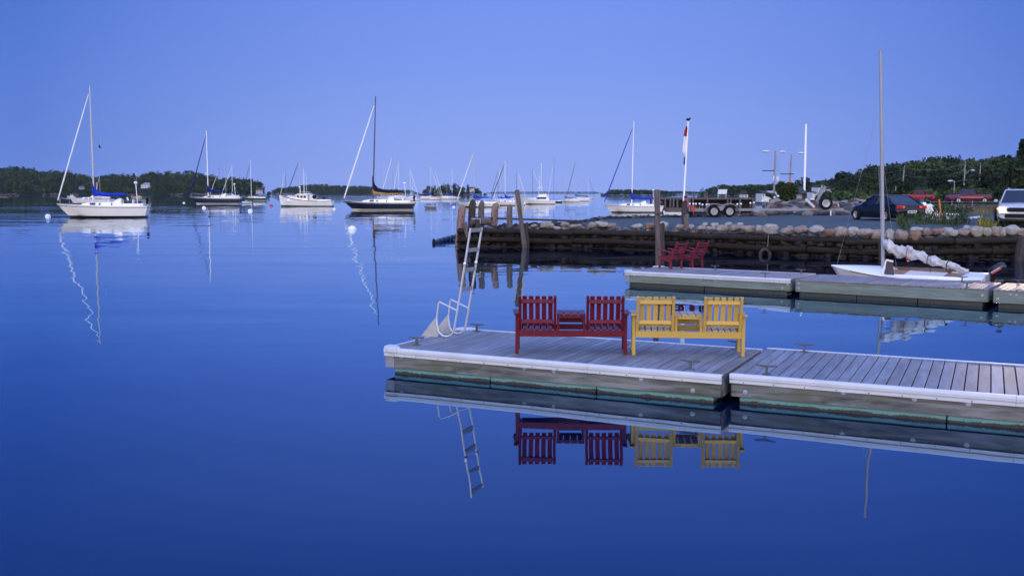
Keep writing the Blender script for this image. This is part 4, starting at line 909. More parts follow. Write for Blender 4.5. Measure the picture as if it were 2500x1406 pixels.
for i in range(len(ds)-1):
    for j in range(nc-1):
        a=i*nc+j; q=(a,a+1,a+nc+1,a+nc)
        if min(mb.v[k].z for k in q)>-1.9: mb.f.append(q)
m,nt,b=nm('blue_grey_gravel'); n1=noi(nt,coords(nt,(1,1,1)),18,5,.75); n2=noi(nt,coords(nt,(.3,1,1)),.5,4,.6)
c_=ramp(nt,n1.outputs[0],[(.3,(.035,.048,.055)),(.52,(.075,.096,.105)),(.66,(.17,.185,.19))]); c2=mixc(nt,ramp(nt,n2.outputs[0],[(.4,(0,0,0)),(.65,(.5,.5,.5))]),c_,(.05,.07,.078))
spz=N(nt,'ShaderNodeSeparateXYZ'); gg=N(nt,'ShaderNodeNewGeometry'); nt.links.new(gg.outputs['Position'],spz.inputs[0])
gf=mth(nt,'MULTIPLY',mth(nt,'SUBTRACT',spz.outputs[1],72),.08,True)
c3=mixc(nt,gf,c2,(.035,.055,.022)); nt.links.new(c3,b.inputs['Base Color']); b.inputs['Roughness'].default_value=.95; b.inputs['Specular IOR Level'].default_value=.1; bump(nt,n1.outputs[0],.03,b)
struct('gravel_lot',mb,m,smooth=True)
# ------------------------------------------------------------------ boulders
BL=[(1303,552,18,9,'t'),(1336,550,33,13,'t'),(1360,557,20,8,'g'),(1379,549,22,11,'t'),(1378,558,14,6,'p'),(1404,553,32,10,'t'),(1446,550,22,15,'t'),(1470,548,33,15,'g'),(1494,551,22,12,'p'),(1555,553,26,11,'g'),(1586,552,26,13,'b'),(1618,549,24,18,'g'),(1662,554,28,13,'t'),(1685,555,18,13,'g'),(1715,557,25,13,'t'),(1721,549,15,10,'g'),(1745,550,18,11,'g'),(1736,558,28,10,'t'),(1764,557,28,14,'t'),(1778,547,18,8,'g'),
(1794,557,30,18,'p'),(1808,548,15,8,'g'),(1828,559,33,17,'t'),(1855,559,20,17,'g'),(1882,559,37,20,'g'),(1923,564,34,15,'t'),(1928,555,12,7,'g'),(1957,562,36,18,'p'),(1995,562,37,18,'g'),(2026,567,33,15,'b'),(2055,566,30,24,'t'),(2082,565,30,24,'g'),(2111,570,37,23,'t'),(2140,573,24,23,'t'),(2172,574,25,24,'g'),(2201,575,31,27,'p'),(2232,577,28,24,'b'),(2236,560,30,12,'g'),(2262,567,24,18,'p'),(2290,567,30,18,'b'),(2304,572,13,9,'p'),(2313,560,22,9,'g'),(2322,568,27,18,'g'),(2350,568,31,18,'p'),(2362,559,21,15,'g'),(2383,565,33,24,'t'),(2409,566,20,18,'g'),(2432,565,22,24,'t'),(2450,567,15,20,'g'),(2470,563,33,24,'g'),(2495,567,27,19,'p')]
tone={'t':('tan','tan_rock'),'g':('pale grey','grey_rock'),'p':('pinkish','pink_rock'),'b':('dark brown','brown_rock')}
def near(X):
    for a,b_,s in ((1290,1420,'right of the leaning post'),(1420,1520,'below the blue covered sailboat'),(1520,1600,'just left of the tall square post'),(1600,1640,'just right of the tall square post'),(1640,1700,'beside the short stump'),(1700,1800,'below the tandem trailer wheels'),(1800,1900,'above the hanging tire'),(1900,2000,'below the trailer tongue'),(2000,2090,'left of the front wheel of the black car'),(2090,2150,'at the daysailer mast'),(2150,2215,'right of the daysailer mast'),(2215,2300,'below the left weeds'),(2300,2375,'below the beached boat'),(2375,2440,'left of the white car'),(2440,2600,'before the white car')):
        if a<=X<b_: return s
tiers={}
allb=[]
for k,(X,Y,w_,h_,c_) in enumerate(BL):
    d=interp(WD,X)+(.28 if Y+h_/2>interp([(1300,557),(1700,562),(2000,571),(2200,580),(2500,574)],X)-1.5 else .95)
    p=atd(X,Y,d); s=d/F; cn,mk=tone[c_]
    mb=MB(); mb.ball((0,0,0),(w_*s*.51,min(w_,h_*1.6)*s*.5,h_*s*.54),3,.36,k+1,boxy=rnd.uniform(.68,.95))
    allb.append((k,X,Y,w_,h_,cn)); sz='large' if w_*h_>600 else 'small' if w_*h_<220 else 'middle sized'; sh='round' if h_>.72*w_ else 'flat' if h_<.45*w_ else 'oval'
    same=[q for q in BL[:k] if q[4]==c_ and near(q[0])==near(X)]
    nxt=[q for q in BL if q[4]==c_ and near(q[0])==near(X)]
    o=obj('boulder',mb,M[mk],None,smooth=True); o.location=p; o.rotation_euler=(0,rnd.uniform(-.12,.12),0)
    lab=f'{sz} {sh} {cn} boulder {near(X)}'
    if len(nxt)>1: lab+=', '+(('left','right') if len(nxt)==2 else ('first','second','third') if len(nxt)==3 else ('first','second','third','fourth','fifth','sixth','seventh'))[len(same)]+(' one' if len(nxt)==2 else ' from left')+' of its colour'
    tag(o,lab,'boulder','boulders along the top of the wall')
M['cobble']=rockmat('mixed_pale_cobbles',[(.20,.17,.15),(.12,.10,.09),(.26,.24,.22),(.16,.11,.09),(.09,.09,.095),(.22,.19,.155)])
def rocks(name,n,fx,m,smin,smax,seed,flat=.6,sub=1,kind='stuff',lab=None):
    mb=MB(); r_=random.Random(seed)
    for i in range(n):
        p,sc_=fx(r_); s=r_.uniform(smin,smax)*sc_; mb.ball(p,(s*r_.uniform(.8,1.4),s,s*flat*r_.uniform(.7,1.2)),sub,.35,r_.random()*90,r_.uniform(-1,1))
    o=obj(name,mb,m,None,smooth=False,kind=kind)
    if lab: o['label']=lab
    if sub>1: o.data.polygons.foreach_set('use_smooth',[True]*len(o.data.polygons))
    return o
def gpos(X,d,dz=0): x=(X-1250)/F*d; return V(x,d,gz(x,d)+dz)
def f1(r_):
    X=r_.uniform(1190,1760); e=interp([(1100,56.4),(1190,57),(1300,58.5),(1400,61),(1480,70),(1600,71),(1720,70),(1800,69)],X); d=e+r_.uniform(-1.3,2.2) if X>1400 else e+r_.uniform(-1.2,.9); return gpos(X,d,.03),1
rocks('shore_rocks',900,f1,M['darkrock'],.08,.32,3)
def f0(r_):
    X=r_.uniform(1290,2620); a=interp(WD,X); p=gpos(X,a+r_.uniform(.45,1.5),.03); return p,1
rocks('wall_top_cobbles',330,f0,M['cobble'],.06,.15,44,sub=2)
def f1b(r_):
    X=r_.uniform(1190,1500); a=interp(WD,X); d=a+r_.uniform(.4,3.2); return gpos(X,d,.02),1
rocks('wall_top_rubble',380,f1b,M['darkrock'],.06,.17,4)
def f2(r_):
    X=r_.uniform(1790,2110); k=r_.random(); d=lerp(69.5,76,k); p=gpos(X,d); p.z=gz(p.x,p.y)+.06+k*.28; return p,1
rocks('rock_bank',330,f2,M['bankrock'],.2,.5,5,sub=2)
def f3(r_):
    X=r_.uniform(1893,2120); k=r_.random(); d=lerp(88,97,k); p=V((X-1250)/F*d,d,1.50+k*.52); return p,1
rocks('far_rock_bank',240,f3,M['bankrock'],.3,.7,6,sub=2)
mb=MB(); q_=[(1893,88),(2130,88),(2130,99),(1893,99)]; mb.add([V((X-1250)/F*d,d,0.8 if d<90 else 1.8) for X,d in q_]+[V((X-1250)/F*d,d,-2) for X,d in q_],[(0,1,2,3),(0,4,5,1),(3,2,6,7),(0,3,7,4),(1,5,6,2)]); struct('bank_core',mb,M['brown_rock'])
mb=MB(); q_=[(1800,69.2),(2115,69.2),(2115,77),(1800,77)]; mb.add([V((X-1250)/F*d,d,1.0 if d<70 else 1.30) for X,d in q_]+[V((X-1250)/F*d,d,-2) for X,d in q_],[(0,1,2,3),(0,4,5,1),(3,2,6,7),(0,3,7,4),(1,5,6,2)]); struct('bank_core',mb,M['brown_rock'])
# ------------------------------------------------------------------ piles and posts
def pile(label,X0,Y0,X1,Y1,d,w_,m,square=False,cat='piling',name='piling',point=True,group=None,board=False,dz=0,topz=None):
    a=atd(X1,Y1,d+dz); b_=atd(X0,Y0,d); r=w_/2*d/F
    t=thing(name,label,cat,a,0,group)
    mb=MB(); q=b_-a
    if square: mb.bar((0,0,0),q,r*2,r*2,V(0,1,0)); obj('post',mb,m,t,bevel=.02)
    else:
        pts=[V(0,0,0),q*.3,q*.6,q*.86,q*.95,q]; rs=[r*1.08,r*1.02,r*1.0,r*.97,r*.8 if point else r*.95,r*.3 if point else r*.85]; mb.tube([p_+V(.02*math.sin(i*2),0,0) for i,p_ in enumerate(pts)],rs,14); obj('post',mb,m,t,smooth=True,auto=50)
        if point: 
            mb=MB(); 
            for i in range(3): a_=i*2.1+.7; c=q*(.35+.18*i); mb.ball(c+V(math.cos(-PI/2+.5*math.sin(a_*3))*r*.95,-r*.95,0),(.035,.03,.04),1)
            obj('branch_stubs',mb,M['piledark'],t)
    return t,r,q
PI_=[('pale knotty piling in pink dusk glow, leftmost at the wall corner',1129,500,1120,601,56.2,19,M['pile_glow']),('tall dark grey pointed piling, second from the left',1154,487,1150,600,56.6,18,M['piledark']),('dark pointed piling with a pale split, third from the left',1176,489,1174,600,56.8,15,M['pile']),
('pointed piling in pink dusk glow, with a rope loop on top, fourth from the left',1211,495,1203,560,57.0,17,M['pile_glow']),('weathered grey piling standing behind the wall, fifth from the left',1245,499,1243,560,56.0,14,M['pile'])]
for a in PI_: pile(*a,group='pointed pilings at the wall corner')
pile('short weathered strut leaning against the corner pilings',1134,544,1146,590,55.4,12,M['pile'],point=False)
pile('squat wooden post at the foot of the corner pilings',1167,530,1166,560,55.6,11,M['piledark'],point=False)
t,r,q=pile('long pale square post leaning left against the wall with a white board behind it',1262,464,1281,607,54.0,11,M['pile'],square=True,name='leaning_post',cat='post')
mb=MB(); up_=q.normalized(); c=atd(1265,501,54.25)-t.location; mb.bar(c-up_*.62,c+up_*.52,.05,.42,V(1,0,0)); 
pa=atd(1260,476,54.2)-t.location; pb2=atd(1270,525,54.2)-t.location
mb=MB(); mb.bar(atd(1257.5,477,54.25)-t.location,atd(1263,525,54.25)-t.location,.13,.03,V(0,1,0)); obj('white_board',mb,M['trim'],t)
mb=MB(); mb.bar(atd(1272,476,54.25)-t.location,atd(1278,523,54.25)-t.location,.16,.03,V(0,1,0)); obj('white_board',mb,M['trim'],t)
mb=MB(); pile('thick dark stub piling behind the leaning post',1283,545,1285,605,54.3,14,M['piledark'],point=False)
dP=B0.y+alongB(1605)*ub.y+WB+.35
t,r,q=pile('tall square grey post standing behind the small red chairs',1604,463,1607,662,dP,12,M['pile'],square=True,name='mooring_post',cat='post')
mb=MB(); mb.bar(atd(1604,466,dP+.16)-t.location,atd(1604,506,dP+.16)-t.location,.20,.03,V(0,1,0)); obj('white_board',mb,M['trim'],t)
mb=MB(); mb.tube([V(-.10,-.10,1.95),V(.10,-.10,1.95),V(.10,.10,1.95),V(-.10,.10,1.95),V(-.10,-.10,1.95)],.02,5,False); obj('rope_band',mb,M['rubber'],t)
pile('round dark piling right behind the tall square post',1616,545,1618,640,51.2,13,M['piledark'],point=False)
pile('short pale stump standing on the wall below the flagpole',1676,524,1674,561,51.0,13,M['pile'],point=False,name='stump',cat='post')
pile('dark crooked piling against the wall at the right edge of the picture',2496,578,2482,690,44.0,22,M['piledark'],point=False)
pile('slim dark piling against the wall behind the daysailer mast',2150,585,2149,640,44.6,10,M['piledark'],point=False)
pile('dark stake beside the stump and the red notice',1671,490,1672,560,53.0,15,M['piledark'],point=False,name='stake',cat='post')
# fallen plank on the left top of the wall
mb=MB(); a=atd(1195,533,57); b_=atd(1420,540,58.5); mb.bar(a,b_,.5,.10); o=obj('timber_beam',mb,M['piledark'],None); tag(o,'long grey timber lying across the top of the wall behind the leaning post','timber')
mb=MB(); a=atd(1150,541,55.8); b_=atd(1196,541,56.2); mb.tube([a,b_],.22,12); o=obj('log_end_block',mb,M['pile'],None,smooth=True,auto=50); tag(o,'short thick log lying between the corner pilings','log')
# rope coil by pile
mb=MB(); mb.tube([atd(1152,535,55.2),atd(1172,534,55.2),atd(1173,548,55.1)],.02,6); o=obj('hose',mb,M['alu'],None,smooth=True); tag(o,'bent pale metal pipe on top of the short log','pipe')
# rolled tyre / corrugated fender floating left of the wall
t=thing('corrugated_pipe','dark ridged rubber pipe floating at the left end of the wall','pipe',at(1082,594,0.05))
mb=MB(); p0_=at(1060,594,0)-t.location; p1_=at(1120,583,0)-t.location+V(0,0,.14); pts=[];rs=[]
for i in range(49):
    s=i/48; pts.append(lerp(p0_,p1_,s)+V(0,0,.04*math.sin(s*3)+.02)); rs.append(.13+.04*math.sin(i*PI/4.0))
mb.tube(pts,rs,16); obj('ridged_tube',mb,M['bluerubber'],t,smooth=True)
mb=MB(); c=lerp(p0_,p1_,-.01); n_=(p1_-p0_).normalized(); 
mb.tube([c+V(0,math.cos(a)*.18,math.sin(a)*.18+.03)+n_*-.04+V(.0,0,0) for a in [2*PI*i/18 for i in range(19)]],.075,8,False); obj('end_ring',mb,M['rubber'],t,smooth=True)
# tire hanging on the wall
dT=interp(WD,1868)-.30
t=thing('hanging_tire','old pale worn tire hung by a rope on the log wall','tire',atd(1868,621,dT))
mb=MB(); 
rg=[]
for i in range(29):
    a=2*PI*i/28; rg.append(V(math.cos(a)*.235,0,math.sin(a)*.235))
mb.tube(rg,.085,10,False); obj('tire',mb,mat('chalky_old_rubber',(.055,.05,.05),.9,var=.3),t,smooth=True)
mb=MB(); mb.tube([V(.1,-.02,.28),V(.14,.0,.95)],.010,5); obj('rope',mb,M['wire'],t)
# ------------------------------------------------------------------ flagpole, notice
t=thing('flagpole','tall thin white flagpole with a limp red and white flag','flagpole',atd(1667,528,62)); q=atd(1680,297,62)-t.location
mb=MB(); mb.tube([V(0,0,0),q*.5,q],[.065,.055,.04],8); obj('pole',mb,M['mast_white'],t,smooth=True,auto=60)
def px(X,Y,d=62): return atd(X,Y,d)-t.location
def cloth(pts,m,name):
    mb=MB(); rings=[]
    for i,(x0_,x1_,y) in enumerate(pts):
        a=px(x0_,y); b_=px(x1_,y); rings.append([lerp(a,b_,j/6)+V(0,.07*math.sin(j*1.9+i*.5),0) for j in range(7)]+[lerp(b_,a,j/6)+V(0,.07*math.sin((6-j)*1.9+i*.5)+.02,0) for j in range(7)])
    mb.loft(rings); obj(name,mb,m,t,smooth=True,auto=70)
cloth([(1675,1678,309),(1671,1677.6,322),(1669,1677,333)],M['redplastic'],'flag_red_part')
cloth([(1669.5,1677,333.2),(1669,1676,345),(1667,1675.5,358),(1666,1674,370),(1671,1674,380)],M['jibwhite'],'flag_white_part')
cloth([(1670,1671.6,384),(1669,1671.5,402)],M['rubber'],'dark_pennant')
mb=MB(); mb.ball(q+V(0,0,.12),(.14,.07,.08),2); mb.ball(q+V(.13,0,.2),.05,1); o=obj('perched_bird',mb,M['rubber'],None,smooth=True); o.location=t.location; tag(o,'small dark bird perched on top of the flagpole','bird')
t=thing('notice_board','red faded notice hanging on a dark stake beside the stump','sign',atd(1676,525,60)); 
mb=MB(); mb.add([atd(X,Y,d)-t.location for d in (60,60.06) for X,Y in ((1672,484),(1681,484),(1681.5,508),(1671.5,506))],[(0,1,2,3),(7,6,5,4),(0,4,5,1),(1,5,6,2),(2,6,7,3),(3,7,4,0)]); obj('panel',mb,mat('pinkish_red_panel',(.30,.04,.08),.6),t)
mb=MB(); 
for i,y in enumerate((490,494,498,502)): mb.add([atd(X,Y,59.99)-t.location for X,Y in ((1673,y),(1679+(i%2),y),(1679+(i%2),y+1),(1673,y+1))],[(0,1,2,3)])
obj('writing_lines',mb,M['trim'],t)
mb=MB(); mb.tube([V(0,.1,0),atd(1674,478,60.1)-t.location],[.12,.09],8); obj('stake',mb,M['piledark'],t)
# ------------------------------------------------------------------ trailer
def wheel(mbp,c,R_,w_,parent,tw=0,dirn=V(0,1,0),rimmat='rim',spokes=True,name='wheel',face=-1):
    """wheel with its axle along dirn; face=-1: rim detail on the -dirn side"""
    ax=dirn.normalized()*face; m=ax.to_track_quat('Z','Y').to_matrix().to_4x4(); m.translation=c
    mb=MB(); mb.lathe([(R_*.62,-w_*.5),(R_*.9,-w_*.5),(R_*.985,-w_*.38),(R_,-w_*.15),(R_,w_*.15),(R_*.985,w_*.38),(R_*.9,w_*.5),(R_*.62,w_*.5),(R_*.58,w_*.3),(R_*.58,-w_*.3)],(0,0,0),28)
    mb.tf(m); ty=obj(name,mb,M['rubber'],parent,smooth=True,auto=40)
    mb=MB(); mb.lathe([(.0,w_*.12),(R_*.16,w_*.12),(R_*.17,w_*.36),(R_*.19,w_*.36),(R_*.21,w_*.10),(R_*.36,w_*.22),(R_*.46,w_*.20),(R_*.50,w_*.28),(R_*.60,w_*.46),(R_*.61,w_*.40),(R_*.59,w_*.0),(R_*.5,-w_*.1),(0,-w_*.1)],(0,0,0),24); mb.tf(m); obj('rim',mb,M[rimmat],ty,smooth=True,auto=35)
    mb=MB()
    for i in range(8):
        a=2*PI*i/8; mb.ball((math.cos(a)*R_*.30,math.sin(a)*R_*.30,w_*.2),(R_*.045,R_*.045,w_*.03),1)
    mb.tf(m); obj('rim_holes',mb,M['rubber'],ty)
    return ty
dt=68.0; t=thing('boat_trailer','long grey tandem axle boat trailer with round fenders parked on the gravel','trailer',atd(1763,531,dt)); tx=lambda X,Y,dd=0:atd(X,Y,dt+dd)-t.location
for X in (1743,1781):
    wheel(None,tx(X,516,-.9),.40,.26,t)
    wheel(None,tx(X,516,.9),.40,.26,t,face=1)
mb=MB(); 
fp=[tx(X,Y,-.9) for X,Y in ((1722,516),(1724,508),(1731,501),(1743,498.5),(1754,500),(1763,502.5),(1770,500.5),(1782,498),(1793,501),(1799,507),(1802,516))]
fr=[[p_+V(0,-.18,0),p_+V(0,.20,0),p_+V(0,.20,.05),p_+V(0,-.18,.05)] for p_ in fp]; mb.loft(fr)
mb.prism([(tx(1752,0).x,tx(0,503,-.9).z),(tx(1774,0).x,tx(0,503,-.9).z),(tx(1766,0).x,tx(0,514,-.9).z),(tx(1760,0).x,tx(0,514,-.9).z)],tx(0,0,-.9).y-.10,tx(0,0,-.9).y-.06,'y'); obj('fender',mb,M['galv'],t)
for dy in (-.55,.55):
    mb=MB(); mb.bar(tx(1692,512.5,dy),tx(2060,511.5,dy),.10,.16); obj('frame_beam',mb,M['galv'],t)
mb=MB(); 
for X in (1700,1725,1763,1815,1880,1950,2010): mb.bar(tx(X,512.5,-.55),tx(X,512.5,.55),.08,.10)
obj('cross_members',mb,M['galv'],t)
mb=MB(); mb.bar(tx(1690,503,-.6),tx(1694,516,-.6),.14,.22); obj('tail_lamp',mb,M['redplastic'],t)
mb=MB(); mb.bar(tx(1967,486,-.6),tx(1988,506,-.6),.12,.16); obj('white_guide_arm',mb,M['trim'],t)
mb=MB(); mb.bar(tx(1987,508,-.62),tx(1990,512,-.62),.12,.10); obj('side_marker_lamp',mb,M['orange'],t)
mb=MB(); mb.bar(tx(1993,492,-.3),tx(2015,455,-.3),.12,.14); mb.bar(tx(1998,480,.4),tx(2008,452,.4),.10,.12); obj('bunk_arm',mb,M['galv'],t)
wheel(None,tx(2016,496,-1.0),.45,.24,t,name='spare_wheel')
mb=MB(); mb.tube([tx(2028,513,-.6),tx(2028,537,-.6)],.045,8); obj('white_jack_stand',mb,M['buoy'],t,smooth=True)
mb=MB(); mb.box(*[q for q in (tx(1684,0).x,tx(1702,0).x)],tx(0,0,.2).y,tx(0,0,.2).y+.6,tx(0,528).z,tx(0,517).z); obj('tail_box',mb,M['rubber'],t)
# other things standing on the shore -----------------------------------------------
def boxthing(name,label,cat,X0,X1,Y0,Y1,d,dep,m,bevel=.02,legs=False):
    a=atd(X0,Y1,d); b_=atd(X1,Y0,d); t=thing(name,label,cat,V((a.x+b_.x)/2,d,a.z)); w_=(b_.x-a.x)/2
    mb=MB(); mb.box(-w_,w_,0,dep,0,b_.z-a.z); obj('panel',mb,m,t,bevel=bevel); return t
# ------------------------------------------------------------------ wharf (far pier)
dw=185
t=thing('wharf','long wooden wharf on many pale piles behind the trailer','pier',at(1740,509,0)); wq=lambda X,Y,dd=0:atd(X,Y,dw+dd)-t.location
zt=2.0
mb=MB(); mb.box(wq(1615,0).x,wq(1868,0).x,0,9,zt-.35,zt); obj('deck',mb,M['pile'],t)
mb=MB(); mb.box(wq(1615,0).x,wq(1868,0).x,1.5,8.5,-.3,zt-.36); obj('cribwork',mb,M['log'],t)
for X in (1624,1638,1651,1659,1669,1700,1708,1745,1796,1804,1827,1860):
    mb=MB(); mb.tube([wq(X,0)*0+V(wq(X,0).x,-.2,-.5),V(wq(X,0).x,-.2,zt-.05)],.17,8); obj('pile',mb,M['pile'],t,smooth=True,auto=50)
for X,h_ in ((1711,1.0),(1740,.9),(1745,.9),(1780,.8),(1788,1.2)):
    mb=MB(); mb.tube([V(wq(X,0).x,.3,zt+.0),V(wq(X,0).x,.3,zt+h_)],.17,8); obj('bollard',mb,M['pile'],t,smooth=True,auto=50)
t=thing('information_board','blank pale information board on two legs standing on the wharf','sign',atd(1763,484.5,182)); w_=.95
mb=MB(); mb.bar((-.72,0,.9),(-.72,.0,0),.08); mb.bar((.72,0,.9),(.72,.0,0),.08); obj('legs',mb,M['trim'],t)
mb=MB(); mb.add([V(-.85,-.06,.78),V(.78,-.06,.78),V(.95,.15,1.62),V(-.68,.15,1.62),V(-.85,.0,.78),V(.78,.0,.78),V(.95,.21,1.62),V(-.68,.21,1.62)],[(0,1,2,3),(7,6,5,4),(0,4,5,1),(1,5,6,2),(2,6,7,3),(3,7,4,0)]); obj('panel',mb,M['trim'],t)
# floating pontoon with white floats
t=thing('pontoon','pale floating pontoon between the trailer and the wharf','dock',atd(1760,512,120)); 
mb=MB(); a=atd(1630,508,120)-t.location; b_=atd(1720,508,120)-t.location; mb.box(a.x,b_.x,0,2.2,-.3,.18); obj('deck',mb,M['pile'],t)
mfl=MB(); mfl.ball((0,0,0),.085,2); mpost=MB(); mpost.tube([V(0,0,-.6),V(0,0,-.08)],.02,5); k=0; first=None
for X,Y in ((1684,498),(1693,498),(1699,498),(1708,498),(1715,500),(1725,500),(1731,500),(1800,499),(1809,498),(1832,496),(1841,495),(1861,491),(1869,488),(1891,482),(1900,479)):
    p=atd(X,Y,80)
    if first is None: first=thing('guide_float','white ball float on a low stake in the row behind the trailer','float',p,0,'white ball floats in a row behind the trailer'); obj('ball',mfl,M['buoy'],first,smooth=True); obj('stake',mpost,M['galv'],first)
    else: dup(first,p)
# shed, utility poles etc. ----------------------------------------------------------
def utilpole(label,X0,Y0,X1,Y1,d,w_,arms=(),lamp=None,m='mast',extra=None):
    t=thing('utility_pole',label,'utility pole',atd(X1,Y1,d)); q=atd(X0,Y0,d)-t.location; r=w_/2*d/F
    mb=MB(); mb.tube([V(0,0,-.6),q*.5,q],[r*1.1,r,r*.8],8); obj('pole',mb,M[m],t,smooth=True,auto=60)
    for (xa,xb,y) in arms:
        mb=MB(); mb.bar(atd(xa,y,d-.15)-t.location,atd(xb,y,d-.15)-t.location,.10,.10); obj('crossarm',mb,M['piledark'],t)
    if lamp:
        for (xa,ya,xb,yb) in lamp:
            a=atd(xa,ya,d)-t.location; b_=atd(xb,yb,d)-t.location; mb=MB(); mb.tube([b_,lerp(b_,a,.5)+V(0,0,.25),a],.035,5); obj('lamp_arm',mb,M['wire'],t)
            mb=MB(); mb.ball(a,(.42,.2,.12),2); obj('lamp_head',mb,M['trim'],t,smooth=True)
    return t
utilpole('pale utility pole with a street lamp on its left, between the wharf and the shed',1893,368,1889,487,110,4.5,arms=((1861,1890,417),),lamp=((1870,370,1892,384),),m='pole')
t_=utilpole('utility pole with twin lamps and an orange marker, left of the white flagpole mast',1932,376,1928,450,118,4,arms=((1905,1938,425),),lamp=((1911,371,1930,382),(1955,374,1934,384)),m='pole')
mb=MB(); mb.box(*(lambda a,b_:(a.x,b_.x,-.3,-.25,a.z,b_.z))(atd(1923,447,118)-t_.location,atd(1931,441,118)-t_.location)); obj('orange_marker',mb,M['orange'],t_)
t=thing('pale_banner_sign','pair of small white signs fixed either side of the pale utility pole','sign',atd(1889,445,109)); 
for a,b_ in ((1884,1888),(1893,1899)):
    mb=MB(); p_,q_=atd(a,441,109.5)-t.location,atd(b_,430,109.5)-t.location; mb.box(p_.x,q_.x,0,.05,p_.z,q_.z); obj('panel',mb,M['trim'],t)
t=thing('white_mast','single thick white mast standing over the grey shed','mast',atd(1964,458,100)); q=atd(1968,303,100)-t.location
mb=MB(); mb.tube([V(0,0,-1.2),q*.5,q],[.11,.11,.085],10); obj('spar',mb,M['mast_white'],t,smooth=True,auto=60)
mb=MB(); mb.bar(atd(1960,420,100)-t.location,atd(1969,419,100)-t.location,.05); obj('fitting',mb,M['wire'],t)
for lb,X0,Y0,X1,Y1,d,w_,ar,lp in (('utility pole just right of the daysailer mast, tallest on the near road',2208,405,2202,474,170,3,((2203,2212,410),),None),
 ('short utility pole behind the roof of the black car',2188,438,2186,472,200,2.4,(),None),
 ('utility pole with a lamp arm above the bed of the burgundy pickup truck',2357,394,2353,458,190,3.2,((2353,2361,400),),((2375,416,2357,425),)),
 ('utility pole with crossarms above the cab of the burgundy pickup truck',2394,399,2390,470,180,3,((2386,2402,403),),None),
 ('utility pole in front of the big trees, rightmost of the road',2424,410,2423,448,230,2.6,((2420,2428,412),),None),
 ('thin pale pole left of the daysailer mast in front of the woods',2130,440,2129,468,210,2,(),None),
 ('short lamp post with a low lamp left of the burgundy pickup truck',2330,441,2330,463,150,2.4,(),((2320,442,2330,446),))):
    utilpole(lb,X0,Y0,X1,Y1,d,w_,ar,lp,'pole')
mb=MB()
def sag(a,b_,k,r=.009):
    mb.tube([lerp(a,b_,s)+V(0,0,-k*4*s*(1-s)) for s in [i/8 for i in range(9)]],r,4)
mb=MB(); a=atd(1893,372,110); b_=atd(1932,382,118); sag(a,b_,2.4); sag(a+V(0,0,-.5),b_+V(0,0,-1),3)
c=atd(2060,404,150); d_=atd(2208,410,170)
for k in (0,1.6): sag(b_-V(0,0,1+k),c-V(0,0,.4+k),1.2); sag(c-V(0,0,.4+k),d_-V(0,0,k),1)
prev=d_
for X,Y,d in ((2357,398,190),(2394,403,180),(2424,412,230),(2560,400,200)):
    e=atd(X,Y,d)
    for k in (0,1.3,3.0): sag(prev-V(0,0,k),e-V(0,0,k),.8,.012)
    prev=e
o=obj('power_lines',mb,M['wire']); tag(o,'thin sagging power lines strung between the utility poles at right','power lines')
def house(label,X0,X1,Yb,Ye,Yt,d,dep=7,wall='trim',roof='darkroof',win=3,name='house',gable=False,cat='house'):
    a=atd(X0,Yb,d); b_=atd(X1,Yb,d); w_=(b_.x-a.x)/2; t=thing(name,label,cat,V((a.x+b_.x)/2,d,a.z)); he=atd(X0,Ye,d).z-a.z; ht=atd(X0,Yt,d).z-a.z
    mb=MB(); mb.box(-w_,w_,0,dep,-1.0,he); obj('walls',mb,M[wall],t)
    mb=MB()
    if gable: mb.prism([(-w_*1.06,he),(w_*1.06,he),(0,ht)],-.3,dep+.3,'y')
    else: mb.prism([(-.4,he),(dep+.4,he),(dep*.5,ht)],-w_*1.03,w_*1.03,'x')
    obj('roof',mb,M[roof],t)
    for i in range(win):
        x=-w_+2*w_*(i+.5)/win; ww=min(.5,w_/win*.45); mb=MB(); mb.box(x-ww*.7,x+ww*.7,-.06,.02,he*.42,he*.72); obj('window',mb,M['glass'],t)
    return t
M['darkroof']=mat('dark_shingle_roof',(.05,.05,.055),.9,var=.3); M['greywall']=mat('grey_shed_wall',(.34,.34,.37),.8,var=.06); M['palewall']=mat('off_white_clapboard',(.62,.62,.62),.7,var=.05)
t=house('small grey shed with a dark roof under the white mast',1944,1967,492,473,456,97,dep=3,wall='greywall',win=0,name='shed',cat='shed')
mb=MB(); mb.box(.1,.55,-.05,.02,0,.8); obj('door',mb,M['darkroof'],t)
house('white house with a steep gable on the hillside above the trailer arms',1998,2007,470,458,452,300,wall='palewall',win=1,gable=True)
house('long white building among the wharf masts, left of the green bush',1861,1878,484,473,466,260,wall='palewall',win=3,cat='building',name='boathouse')
house('bluish roofed white house half hidden behind the pale utility pole',1878,1898,479,474,466,320,wall='palewall',roof='greywall',win=2)
house('white cottage low on the hillside right of the rock bank',1984,1995,476,470,467,240,wall='palewall',win=1)
house('small white house on the wooded slope above the guard rail',2024,2031,470,462,456,330,wall='palewall',win=1,gable=True)
house('tiny pale house among the trees left of the daysailer mast',2133,2139,468,459,454,300,wall='palewall',win=1,gable=True)
house('white gabled house on the left shore behind the yellow boat',344,367,459,452,446,1140,dep=10,wall='palewall',roof='greywall',win=3,gable=True)
house('pale low house in the trees behind the nearest sailboat mast',192,208,461,456,452,1095,dep=8,wall='greywall',win=2)
house('small grey cottage at the tip of the left headland',625,641,470,464,459,700,dep=6,wall='greywall',win=2)
house('pinkish small house on the right end of the wooded island',1146,1160,468,461,457,1150,dep=6,wall='pinkwall' if 'pinkwall' in M else 'palewall',win=2)
house('white waterfront building at the right end of the wharf',1816,1826,486,475,466,200,dep=4,wall='palewall',win=1,gable=True,name='boathouse',cat='building')
